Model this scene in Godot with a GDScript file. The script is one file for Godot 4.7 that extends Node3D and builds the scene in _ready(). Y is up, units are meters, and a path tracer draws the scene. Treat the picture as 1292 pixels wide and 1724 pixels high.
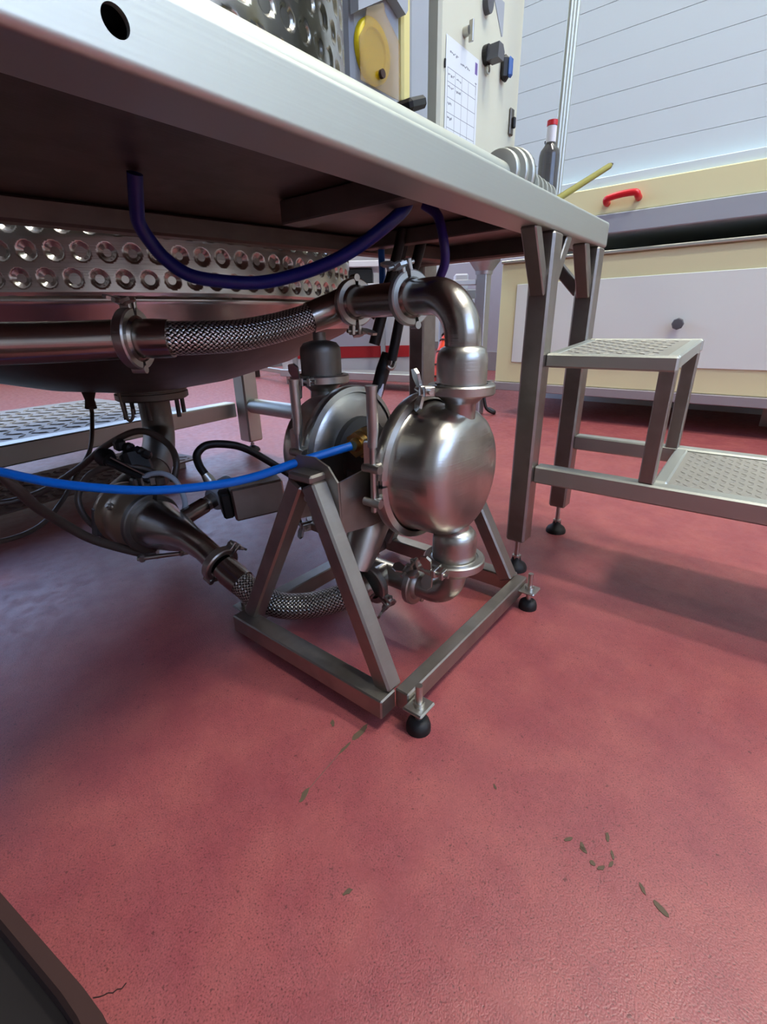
extends Node3D
# A stainless steel diaphragm pump on an A-frame under a work platform in a dairy hall with a red resin floor.
# Axes: x along the platform, z across it (towards the viewer's side), y up. Metres.

var used := {}
var M := {}
var rng := RandomNumberGenerator.new()

# ------------------------------------------------------------------ mesh builder
class MB:
	var v := PackedVector3Array()
	var n := PackedVector3Array()
	var t := PackedVector2Array()
	var ix := PackedInt32Array()

	func tri_i(a: int, b: int, c: int) -> void:
		var f: Vector3 = (v[c] - v[a]).cross(v[b] - v[a])
		if f.dot(n[a] + n[b] + n[c]) >= 0.0:
			ix.append_array([a, b, c])
		else:
			ix.append_array([a, c, b])

	func poly(pts: Array, hint: Vector3) -> void:
		var nn: Vector3 = (pts[2] - pts[0]).cross(pts[1] - pts[0]).normalized()
		if nn.dot(hint) < 0.0:
			nn = -nn
		var s := v.size()
		for p in pts:
			v.append(p); n.append(nn); t.append(Vector2(p.x + p.z, p.y + p.z))
		for i in range(1, pts.size() - 1):
			tri_i(s, s + i, s + i + 1)

	func box(c: Vector3, size: Vector3, b := Basis(), bev := 0.0) -> void:
		var h := size / 2.0
		var r: float = minf(bev, minf(h.x, minf(h.y, h.z)) * 0.9)
		var ax := [b.x.normalized(), b.y.normalized(), b.z.normalized()]
		var hh := [h.x, h.y, h.z]
		for a in 3:
			var u := (a + 1) % 3
			var w := (a + 2) % 3
			for s in [-1.0, 1.0]:
				var pts := []
				for k in [[-1, -1], [1, -1], [1, 1], [-1, 1]]:
					pts.append(c + ax[a] * hh[a] * s + ax[u] * (hh[u] - r) * k[0] + ax[w] * (hh[w] - r) * k[1])
				poly(pts, ax[a] * s)
			if r > 0.0:
				for su in [-1.0, 1.0]:
					for sw in [-1.0, 1.0]:
						var pts := []
						for k in [-1.0, 1.0]:
							var p: Vector3 = c + ax[a] * (hh[a] - r) * k
							var p1: Vector3 = p + ax[u] * hh[u] * su + ax[w] * (hh[w] - r) * sw
							var p2: Vector3 = p + ax[u] * (hh[u] - r) * su + ax[w] * hh[w] * sw
							if k < 0.0:
								pts.append(p1); pts.append(p2)
							else:
								pts.append(p2); pts.append(p1)
						poly(pts, ax[u] * su + ax[w] * sw)
		if r > 0.0:
			for sx in [-1.0, 1.0]:
				for sy in [-1.0, 1.0]:
					for sz in [-1.0, 1.0]:
						var q: Vector3 = c
						poly([q + ax[0] * h.x * sx + ax[1] * (h.y - r) * sy + ax[2] * (h.z - r) * sz,
							q + ax[0] * (h.x - r) * sx + ax[1] * h.y * sy + ax[2] * (h.z - r) * sz,
							q + ax[0] * (h.x - r) * sx + ax[1] * (h.y - r) * sy + ax[2] * h.z * sz], ax[0] * sx + ax[1] * sy + ax[2] * sz)

	func span(x0: float, x1: float, y0: float, y1: float, z0: float, z1: float, bev := 0.0) -> void:
		box(Vector3((x0 + x1) / 2, (y0 + y1) / 2, (z0 + z1) / 2), Vector3(absf(x1 - x0), absf(y1 - y0), absf(z1 - z0)), Basis(), bev)

	# square bar between two points; w across, h along "up"
	func bar(a: Vector3, b: Vector3, w: float, h: float, up := Vector3.UP, bev := 0.002) -> void:
		var z := (b - a).normalized()
		var x := up.cross(z).normalized()
		if x.length() < 0.5:
			x = Vector3.RIGHT
		var y := z.cross(x)
		box((a + b) / 2, Vector3(w, h, (b - a).length()), Basis(x, y, z), bev)

	func grid(rows: Array, nrm: Array, uv: Array, hint_closed := false) -> void:
		var s := v.size()
		var w: int = rows[0].size()
		for r in rows.size():
			for c in w:
				v.append(rows[r][c]); n.append(nrm[r][c]); t.append(uv[r][c])
		for r in rows.size() - 1:
			for c in w - 1:
				var i := s + r * w + c
				tri_i(i, i + 1, i + w + 1)
				tri_i(i, i + w + 1, i + w)

	# round tube through points; rad a number or one per point
	func tube(pts: Array, rad, seg := 12, caps := true) -> void:
		var rows := []; var nr := []; var uv := []
		var d := (pts[1] - pts[0] as Vector3).normalized()
		var x := d.cross(Vector3.UP if absf(d.y) < 0.9 else Vector3.RIGHT).normalized()
		var run := 0.0
		for i in pts.size():
			var a: Vector3 = pts[maxi(i - 1, 0)]
			var b: Vector3 = pts[mini(i + 1, pts.size() - 1)]
			var dd := (b - a).normalized()
			x = (x - dd * x.dot(dd)).normalized()
			var y := dd.cross(x)
			if i > 0:
				run += (pts[i] - pts[i - 1] as Vector3).length()
			var r: float = rad[i] if rad is Array else rad
			var row := []; var nn := []; var uu := []
			for k in seg + 1:
				var g := TAU * k / seg
				var o := x * cos(g) + y * sin(g)
				row.append(pts[i] + o * r); nn.append(o); uu.append(Vector2(float(k) / seg, run))
			rows.append(row); nr.append(nn); uv.append(uu)
		grid(rows, nr, uv)
		if caps:
			for e in [0, pts.size() - 1]:
				var ring: Array = rows[e].slice(0, seg)
				poly(ring, (pts[0] - pts[1]) if e == 0 else (pts[e] - pts[e - 1]))

	# profile of (radius, height along axis) turned about an axis
	func lathe(o: Vector3, axis: Vector3, prof: Array, seg := 28, a0 := 0.0, a1 := TAU, ref := Vector3.ZERO, smooth := 0.6) -> void:
		var y := axis.normalized()
		var x := ref if ref != Vector3.ZERO else (Vector3.UP if absf(y.y) < 0.9 else Vector3.RIGHT)
		x = (x - y * x.dot(y)).normalized()
		var z := x.cross(y)
		var m := prof.size()
		var sn := []
		for i in m - 1:
			var d: Vector2 = prof[i + 1] - prof[i]
			sn.append(Vector2(d.y, -d.x).normalized())
		# orient: outwards is decided against the profile's middle
		var area := 0.0
		for i in m - 1:
			area += prof[i].x * prof[i + 1].y - prof[i + 1].x * prof[i].y
		for i in m - 1:
			var na: Vector2 = sn[i]
			var nb: Vector2 = sn[i]
			if i > 0 and sn[i - 1].dot(sn[i]) > smooth:
				na = (sn[i - 1] + sn[i]).normalized()
			if i < m - 2 and sn[i + 1].dot(sn[i]) > smooth:
				nb = (sn[i + 1] + sn[i]).normalized()
			var rows := [[], []]; var nr := [[], []]; var uv := [[], []]
			for k in seg + 1:
				var g := lerpf(a0, a1, float(k) / seg)
				var q := x * cos(g) + z * sin(g)
				for e in 2:
					var p: Vector2 = prof[i + e]
					var nn: Vector2 = na if e == 0 else nb
					rows[e].append(o + q * p.x + y * p.y)
					nr[e].append((q * nn.x + y * nn.y).normalized())
					uv[e].append(Vector2(g / TAU, p.y + p.x))
			grid(rows, nr, uv)

	# ring of rectangular section (r0..r1, h0..h1), part of a turn
	func ring(o: Vector3, axis: Vector3, r0: float, r1: float, h0: float, h1: float, seg := 28, a0 := 0.0, a1 := TAU, ref := Vector3.ZERO, ch := 0.0) -> void:
		if ch > 0.0:
			lathe(o, axis, [Vector2(r0, h0), Vector2(r1 - ch, h0), Vector2(r1, h0 + ch), Vector2(r1, h1 - ch), Vector2(r1 - ch, h1), Vector2(r0, h1), Vector2(r0, h0)], seg, a0, a1, ref, 0.8)
		else:
			lathe(o, axis, [Vector2(r0, h0), Vector2(r1, h0), Vector2(r1, h1), Vector2(r0, h1), Vector2(r0, h0)], seg, a0, a1, ref, 0.8)
		if a1 - a0 < TAU - 0.01:
			var y := axis.normalized()
			var x := ref if ref != Vector3.ZERO else (Vector3.UP if absf(y.y) < 0.9 else Vector3.RIGHT)
			x = (x - y * x.dot(y)).normalized()
			var z := x.cross(y)
			for g in [a0, a1]:
				var q: Vector3 = x * cos(g) + z * sin(g)
				var w: Vector3 = (z * cos(g) - x * sin(g)) * (1.0 if g == a1 else -1.0)
				poly([o + q * r0 + y * h0, o + q * r1 + y * h0, o + q * r1 + y * h1, o + q * r0 + y * h1], w)

	# flat polygon (2D, in x,y of the basis) pushed along basis z
	func prism(pts: Array, o: Vector3, b: Basis, depth: float) -> void:
		var lo := []; var hi := []
		for p in pts:
			lo.append(o + b.x * p.x + b.y * p.y)
			hi.append(o + b.x * p.x + b.y * p.y + b.z * depth)
		var tris := Geometry2D.triangulate_polygon(PackedVector2Array(pts))
		for i in range(0, tris.size(), 3):
			poly([lo[tris[i]], lo[tris[i + 1]], lo[tris[i + 2]]], -b.z * signf(depth))
			poly([hi[tris[i]], hi[tris[i + 1]], hi[tris[i + 2]]], b.z * signf(depth))
		var mid := Vector3.ZERO
		var cw := Geometry2D.is_polygon_clockwise(PackedVector2Array(pts))
		for i in pts.size():
			var j := (i + 1) % pts.size()
			var e: Vector2 = pts[j] - pts[i]
			var o2 := Vector2(e.y, -e.x) * (-1.0 if cw else 1.0)
			poly([lo[i], lo[j], hi[j], hi[i]], b.x * o2.x + b.y * o2.y)

	func mesh() -> ArrayMesh:
		var a := []
		a.resize(Mesh.ARRAY_MAX)
		a[Mesh.ARRAY_VERTEX] = v
		a[Mesh.ARRAY_NORMAL] = n
		a[Mesh.ARRAY_TEX_UV] = t
		a[Mesh.ARRAY_INDEX] = ix
		var m := ArrayMesh.new()
		m.add_surface_from_arrays(Mesh.PRIMITIVE_TRIANGLES, a)
		return m

# ------------------------------------------------------------------ naming
func numbered(called: String) -> String:
	if not used.has(called):
		used[called] = 0
		return called
	used[called] += 1
	return "%s_%03d" % [called, used[called]]

func tag(o: Node, label := "", category := "", group := "", kind := "") -> void:
	if label != "": o.set_meta("label", label)
	if category != "": o.set_meta("category", category)
	if group != "": o.set_meta("group", group)
	if kind != "": o.set_meta("kind", kind)

func thing(called: String, label: String, category: String, at := Vector3.ZERO, group := "") -> Node3D:
	var o := Node3D.new()
	o.name = numbered(called)
	add_child(o)
	o.position = at
	tag(o, label, category, group)
	return o

# commits a builder filled in world coordinates; the node sits under its parent whose origin is subtracted
func obj(called: String, b: MB, m: Material, parent: Node3D = null, label := "") -> MeshInstance3D:
	var o := MeshInstance3D.new()
	var off := Vector3.ZERO
	if parent != null:
		var p: Node = parent
		while p != self and p != null:
			off += (p as Node3D).position
			p = p.get_parent()
	if off != Vector3.ZERO:
		for i in b.v.size():
			b.v[i] -= off
	o.mesh = b.mesh()
	o.material_override = m
	if parent == null:
		o.name = numbered(called)
		add_child(o)
	else:
		o.name = called
		parent.add_child(o, true)
	if label != "":
		o.set_meta("label", label)
	return o

func solo(called: String, b: MB, m: Material, label: String, category: String, group := "") -> MeshInstance3D:
	var o := obj(called, b, m)
	tag(o, label, category, group)
	return o

func struct(called: String, b: MB, m: Material, parent: Node3D = null) -> MeshInstance3D:
	var o := obj(called, b, m, parent)
	o.set_meta("kind", "structure")
	return o

func spline(p: Array, per := 8) -> Array:
	var out := []
	for i in p.size() - 1:
		var a: Vector3 = p[maxi(i - 1, 0)]
		var b: Vector3 = p[i]
		var c: Vector3 = p[i + 1]
		var d: Vector3 = p[mini(i + 2, p.size() - 1)]
		for k in per:
			out.append(b.cubic_interpolate(c, a, d, float(k) / per))
	out.append(p[-1])
	return out

func V(x: float, y: float, z: float) -> Vector3:
	return Vector3(x, y, z)

# ------------------------------------------------------------------ materials
func noise_image(size: int, freq: float, seed_: int, oct := 4, kind := FastNoiseLite.TYPE_SIMPLEX_SMOOTH) -> Image:
	var f := FastNoiseLite.new()
	f.seed = seed_
	f.frequency = freq
	f.noise_type = kind
	f.fractal_octaves = oct
	return f.get_seamless_image(size, size)

func tint_image(src: Image, cols: Array, stops: Array) -> ImageTexture:
	var g := Gradient.new()
	g.offsets = PackedFloat32Array(stops)
	g.colors = PackedColorArray(cols)
	var out := Image.create(src.get_width(), src.get_height(), false, Image.FORMAT_RGB8)
	for y in src.get_height():
		for x in src.get_width():
			out.set_pixel(x, y, g.sample(src.get_pixel(x, y).r))
	return ImageTexture.create_from_image(out)

func bump(src: Image, k: float) -> ImageTexture:
	var im: Image = src.duplicate()
	im.convert(Image.FORMAT_RGBA8)
	im.bump_map_to_normal_map(k)
	return ImageTexture.create_from_image(im)

func mat(c: Color, rough: float, metal := 0.0) -> StandardMaterial3D:
	var m := StandardMaterial3D.new()
	m.albedo_color = c
	m.roughness = rough
	m.metallic = metal
	return m

func tri(m: StandardMaterial3D, s: float, world := true) -> StandardMaterial3D:
	m.uv1_triplanar = true
	m.uv1_world_triplanar = world
	m.uv1_scale = Vector3(s, s, s)
	return m

func make_materials() -> void:
	var fine := noise_image(256, 0.05, 3, 4)
	var mid := noise_image(256, 0.012, 5, 5)
	# brushed stainless: streaky noise for roughness and a faint relief
	var streak := Image.create(256, 256, false, Image.FORMAT_L8)
	rng.seed = 11
	for y in 256:
		var base := rng.randf()
		for x in 256:
			var q := fine.get_pixel((x / 6) % 256, (y * 5) % 256).r
			streak.set_pixel(x, y, Color(1, 1, 1) * clampf(0.45 * base + 0.55 * q, 0, 1))
	var streak_n := bump(streak, 0.6)
	var smear := tint_image(mid, [Color(0.93, 0.93, 0.93), Color(1, 1, 1)], [0.3, 0.7])
	var steel := func(c: Color, rough: float, brush := 0.25) -> StandardMaterial3D:
		var m := mat(c, rough, 1.0)
		m.albedo_texture = smear
		m.normal_enabled = true
		m.normal_texture = streak_n
		m.normal_scale = brush
		return tri(m, 4.0)
	M.steel = steel.call(Color(0.72, 0.71, 0.68), 0.34)
	M.steel_bright = steel.call(Color(0.74, 0.73, 0.70), 0.31)
	M.steel_pipe = steel.call(Color(0.68, 0.66, 0.63), 0.24, 0.15)
	M.steel_leg = steel.call(Color(0.62, 0.60, 0.57), 0.42)
	M.steel_beam = steel.call(Color(0.73, 0.745, 0.715), 0.50, 0.12)
	M.steel_beam.albedo_texture = null
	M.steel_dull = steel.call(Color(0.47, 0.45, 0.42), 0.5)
	M.steel_tank = steel.call(Color(0.82, 0.81, 0.78), 0.24, 0.08)
	M.steel_far = mat(Color(0.66, 0.67, 0.68), 0.45, 0.8)
	M.brass = mat(Color(0.72, 0.60, 0.38), 0.35, 1.0)
	M.cast = tri(mat(Color(0.30, 0.29, 0.28), 0.5, 0.7), 6.0)
	M.black = mat(Color(0.03, 0.03, 0.032), 0.5)
	M.rubber = mat(Color(0.045, 0.045, 0.05), 0.62)
	M.blue_hose = mat(Color(0.0, 0.42, 0.80), 0.38)
	M.navy_hose = mat(Color(0.015, 0.08, 0.42), 0.4)
	M.purple_hose = mat(Color(0.17, 0.11, 0.42), 0.4)
	M.brown_cable = mat(Color(0.24, 0.20, 0.17), 0.45)
	M.brown = mat(Color(0.20, 0.10, 0.075), 0.85)
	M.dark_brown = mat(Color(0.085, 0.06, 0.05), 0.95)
	M.cream = mat(Color(0.86, 0.85, 0.67), 0.42)
	M.white_board = mat(Color(0.84, 0.87, 0.85), 0.4)
	M.panel_white = mat(Color(0.80, 0.86, 0.88), 0.35)
	M.wall_white = mat(Color(0.84, 0.86, 0.87), 0.5)
	M.wall_gray = mat(Color(0.40, 0.40, 0.41), 0.6)
	M.enclosure = mat(Color(0.78, 0.79, 0.72), 0.45)
	M.gray_plastic = mat(Color(0.60, 0.63, 0.66), 0.5)
	M.gray_dark = mat(Color(0.32, 0.33, 0.35), 0.5)
	M.yellow = mat(Color(0.86, 0.77, 0.08), 0.35)
	M.olive = mat(Color(0.52, 0.50, 0.16), 0.5)
	M.yellow_pale = mat(Color(0.83, 0.79, 0.52), 0.45)
	M.red = mat(Color(0.80, 0.12, 0.16), 0.35)
	M.red_coving = mat(Color(0.72, 0.12, 0.15), 0.5)
	M.orange = mat(Color(0.92, 0.26, 0.12), 0.5)
	M.white = mat(Color(0.88, 0.88, 0.90), 0.4)
	M.mauve = mat(Color(0.66, 0.64, 0.67), 0.6)
	M.grey_skirt = mat(Color(0.56, 0.54, 0.55), 0.5)
	M.ceiling = mat(Color(0.80, 0.81, 0.83), 0.7)
	M.rust = mat(Color(0.20, 0.13, 0.10), 0.8)
	var amber := mat(Color(0.66, 0.50, 0.02, 0.30), 0.12)
	amber.transparency = BaseMaterial3D.TRANSPARENCY_ALPHA
	M.amber = amber
	var glass := mat(Color(0.9, 0.95, 1.0, 0.08), 0.03)
	glass.transparency = BaseMaterial3D.TRANSPARENCY_ALPHA
	M.glass = glass
	var smoke := mat(Color(0.22, 0.2, 0.19, 0.72), 0.1)
	smoke.transparency = BaseMaterial3D.TRANSPARENCY_ALPHA
	M.smoke = smoke
	var led := mat(Color(0.9, 0.95, 1.0), 0.5)
	led.emission_enabled = true
	led.emission = Color(0.93, 0.97, 1.0)
	led.emission_energy_multiplier = 2.2
	M.lamp = led
	M.blue_lens = mat(Color(0.16, 0.34, 0.62), 0.25)

	# red resin floor: coloured grit with a wet-looking seal coat
	var grit := noise_image(1024, 0.16, 21, 3)
	var blot := noise_image(512, 0.006, 23, 5)
	var blot2 := noise_image(512, 0.02, 24, 4)
	var marks := noise_image(512, 0.075, 25, 3)
	var fim := Image.create(1024, 1024, false, Image.FORMAT_RGB8)
	for y in 1024:
		for x in 1024:
			var g := grit.get_pixel(x, y).r
			var b := blot.get_pixel(x / 2, y / 2).r
			var c2 := blot2.get_pixel((x * 3 / 2) % 512, (y * 3 / 2) % 512).r
			var k := 0.95 + 0.24 * (g - 0.5) + 0.12 * (b - 0.5) + 0.08 * (c2 - 0.5)
			var speck := 1.0
			if g < 0.22:
				speck = 0.70
			if marks.get_pixel(x / 2, y / 2).r > 0.85:
				speck = 0.74
			fim.set_pixel(x, y, Color(0.585 * k * speck, (0.302 + 0.03 * (b - 0.5)) * k * speck, 0.308 * k * speck))
	var fl := mat(Color(1, 1, 1), 0.40)
	fl.albedo_texture = ImageTexture.create_from_image(fim)
	fl.normal_enabled = true
	fl.normal_texture = bump(grit, 2.2)
	fl.normal_scale = 0.24
	fl.roughness_texture = tint_image(blot2, [Color(0.8, 0.8, 0.8), Color(1, 1, 1)], [0.3, 0.7])
	fl.roughness = 0.42
	M.floor = tri(fl, 2.6)
	M.chip = tri(mat(Color(0.33, 0.27, 0.20), 0.7), 3.0)
	M.chip_pale = mat(Color(0.42, 0.31, 0.27), 0.7)
	M.crack = mat(Color(0.17, 0.08, 0.08), 0.8)

	# braided wire: woven relief
	var br := Image.create(64, 64, false, Image.FORMAT_L8)
	var brc := Image.create(64, 64, false, Image.FORMAT_RGB8)
	for y in 64:
		for x in 64:
			var u := x / 64.0
			var w := y / 64.0
			var d1 := fposmod(u * 2.0 + w * 2.0, 1.0)
			var d2 := fposmod(u * 2.0 - w * 2.0, 1.0)
			var over := (int(floor(u * 2.0 + w * 2.0)) + int(floor(u * 2.0 - w * 2.0) + 8)) % 2 == 0
			var h := sin(d1 * PI) if over else sin(d2 * PI)
			var h2 := h * (0.75 + 0.25 * sin((d2 if over else d1) * PI))
			br.set_pixel(x, y, Color(h2, h2, h2))
			var c := 0.07 + 0.93 * smoothstep(0.3, 0.7, h2)
			brc.set_pixel(x, y, Color(c, c, c))
	var bm := mat(Color(0.82, 0.81, 0.78), 0.34, 1.0)
	bm.albedo_texture = ImageTexture.create_from_image(brc)
	bm.normal_enabled = true
	bm.normal_texture = bump(br, 6.0)
	bm.normal_scale = 1.0
	bm.uv1_scale = Vector3(10, 68, 1)
	M.braid = bm
	var gp := mat(Color(0.58, 0.57, 0.53), 0.55, 0.3)
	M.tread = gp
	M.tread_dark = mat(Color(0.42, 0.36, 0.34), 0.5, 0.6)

# ------------------------------------------------------------------ fittings
# hinged pipe clamp: two jaws, hinge, bolt, wing nut; "lug" is the side where the bolt sits
func pipe_clamp(label: String, c: Vector3, axis: Vector3, r: float, lug: Vector3, w := 0.012, m: Material = null, wing := 0.024) -> void:
	var t := thing("pipe_clamp", label, "clamp", c, "hinged pipe clamps on the pump pipework")
	var ms: Material = m if m != null else M.steel
	var y := axis.normalized()
	var x := (lug - y * lug.dot(y)).normalized()
	var z := x.cross(y)
	for s in 2:
		var b := MB.new()
		var a := 0.10 + PI * s
		b.ring(c, y, r - 0.004, r + 0.006, -w / 2, w / 2, 20, a, a + PI - 0.20, x, 0.002)
		var sg := 1.0 if s == 0 else -1.0
		b.box(c + x * (r + 0.010) + z * sg * 0.0065, V(0.018, w * 0.9, 0.006), Basis(x, y, z), 0.001)
		obj("jaw", b, ms, t)
	var h := MB.new()
	h.tube([c - x * (r + 0.006) - y * w * 0.6, c - x * (r + 0.006) + y * w * 0.6], 0.0055, 10)
	obj("hinge_pin", h, ms, t)
	var k := MB.new()
	var e := c + x * (r + 0.013)
	k.tube([e - z * 0.016, e + z * 0.030], 0.0032, 8)
	obj("bolt", k, ms, t)
	var g := MB.new()
	g.tube([e + z * 0.010, e + z * 0.021], [0.0065, 0.005], 10)
	for s in [-1.0, 1.0]:
		var d: Vector3 = (y * 0.8 + z * 0.35 * s * 0.0 + x * 0.25 * s).normalized() * s
		g.prism([Vector2(0.002, -0.004), Vector2(wing * 0.8, -0.006), Vector2(wing, 0.0), Vector2(wing * 0.95, 0.010), Vector2(wing * 0.6, 0.012), Vector2(0.003, 0.006)], e + z * 0.015 - x * 0.002, Basis(d, z, d.cross(z)), 0.004)
	obj("wing_nut", g, ms, t)

func foot(called: String, at: Vector3, top: float, parent: Node3D, pad_r := 0.024, cone := true) -> void:
	var b := MB.new()
	b.lathe(at, Vector3.UP, [V2(0, 0), V2(pad_r, 0.0), V2(pad_r, 0.006), V2(pad_r * 0.85, 0.013), V2(pad_r * 0.45, 0.020), V2(pad_r * 0.36, 0.030 if cone else 0.022), V2(0, 0.031 if cone else 0.023)], 20)
	var p := obj(called, b, M.rubber, parent, "black rubber foot pad")
	var s := MB.new()
	s.tube([at + V(0, 0.024, 0), at + V(0, top, 0)], 0.0055, 10)
	s.lathe(at + V(0, 0.026, 0), Vector3.UP, [V2(0.0, 0.0), V2(0.0095, 0.0), V2(0.0095, 0.008), V2(0.0, 0.008)], 6)
	obj("spindle", s, M.steel, parent)

func V2(a: float, b: float) -> Vector2:
	return Vector2(a, b)

# lozenge pattern of a tread plate, in the plane of e1, e2
func lozenges(b: MB, o: Vector3, e1: Vector3, e2: Vector3, l1: float, l2: float, pitch: float, len := 0.7) -> void:
	var up := e1.cross(e2).normalized()
	if up.y < 0.0:
		up = -up
	var n1 := int(l1 / pitch)
	var n2 := int(l2 / pitch)
	for i in n1:
		for j in n2:
			var c := o + e1 * (i + 0.5) * pitch + e2 * (j + 0.5) * pitch
			var s := 1.0 if (i + j) % 2 == 0 else -1.0
			var d := (e1 + e2 * s).normalized()
			var q := up.cross(d).normalized()
			var a := pitch * len
			var w := pitch * 0.13
			var hh := pitch * 0.06
			var tp := c + up * hh
			var c4 := [c + d * a * 0.62, c + q * w, c - d * a * 0.62, c - q * w]
			var t4 := [tp + d * a * 0.45, tp + q * w * 0.5, tp - d * a * 0.45, tp - q * w * 0.5]
			b.poly(t4, up)
			for k in 4:
				b.poly([c4[k], c4[(k + 1) % 4], t4[(k + 1) % 4], t4[k]], (c4[k] + c4[(k + 1) % 4]) / 2.0 - c + up * 0.002)

# ------------------------------------------------------------------ scene
func _ready() -> void:
	make_camera_and_light()
	make_materials()
	make_lamps()
	room()
	platform()
	rear_frame()
	tank()
	pump()
	pipework()
	outlet_valve()
	hoses_and_cables()
	on_deck()
	cold_cabinet()
	background()
	near_things()

func make_camera_and_light() -> void:
	var cam := Camera3D.new()
	cam.name = "camera"
	add_child(cam)
	var yaw := 0.68193924
	var pitch := 0.38096045
	var roll := -0.01954594
	var f := Vector3(cos(yaw) * cos(pitch), -sin(pitch), -sin(yaw) * cos(pitch))
	var r := f.cross(Vector3.UP).normalized()
	var u := r.cross(f)
	var rr := r * cos(roll) + u * sin(roll)
	var uu := u * cos(roll) - r * sin(roll)
	cam.transform = Transform3D(Basis(rr, uu, -f), Vector3(0, 0.5, 0))
	cam.fov = rad_to_deg(2.0 * atan(862.0 / 788.89))
	cam.near = 0.02
	cam.far = 60.0
	cam.current = true

	var sky_m := ProceduralSkyMaterial.new()
	sky_m.sky_top_color = Color(0.60, 0.72, 0.95)
	sky_m.sky_horizon_color = Color(0.87, 0.94, 1.0)
	sky_m.ground_horizon_color = Color(0.62, 0.68, 0.74)
	sky_m.ground_bottom_color = Color(0.40, 0.42, 0.44)
	sky_m.energy_multiplier = 1.0
	var sky := Sky.new()
	sky.sky_material = sky_m
	var env := Environment.new()
	env.background_mode = Environment.BG_SKY
	env.sky = sky
	env.background_energy_multiplier = 7.5
	env.tonemap_mode = Environment.TONE_MAPPER_LINEAR
	env.tonemap_exposure = 1.2
	env.sdfgi_enabled = true
	env.ssao_enabled = true
	env.ssil_enabled = true
	var we := WorldEnvironment.new()
	we.name = "world_environment"
	we.environment = env
	add_child(we)

const CEIL := 5.3
func make_lamps() -> void:
	# rows of ceiling fluorescents: a glowing diffuser and an area light just below it
	for p in [[0.5, 1.4, 1.0, "above the bare floor in front of the pump"], [2.0, 1.4, 1.0, "above the floor beside the plank wall"], [2.2, -2.6, 0.9, "above the rear stair frame"], [4.8, -4.4, 0.8, "above the far walkway"]]:
		var c := Vector3(p[0], CEIL - 0.06, p[1])
		var t := thing("ceiling_lamp", "long white ceiling lamp " + p[3], "lamp", c, "ceiling lamps of the hall")
		var b := MB.new()
		b.span(c.x - 0.16, c.x + 0.16, c.y, c.y + 0.06, c.z - 0.62, c.z + 0.62, 0.01)
		obj("housing", b, M.white, t)
		var d := MB.new()
		d.span(c.x - 0.13, c.x + 0.13, c.y - 0.02, c.y, c.z - 0.6, c.z + 0.6, 0.005)
		obj("lamp_diffuser", d, M.lamp, t)
		var l := AreaLight3D.new()
		l.name = "lamp_light"
		l.area_size = Vector2(0.26, 1.2)
		l.light_color = Color(1.0, 0.98, 0.93)
		l.light_energy = 11.0 * p[2]
		l.area_normalize_energy = true
		l.shadow_enabled = true
		l.set("area_range", 20.0)
		l.set("area_attenuation", 2.0)
		t.add_child(l)
		l.position = Vector3(0, -0.03, 0)
		l.rotation = Vector3(-PI / 2, 0, 0)

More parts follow.
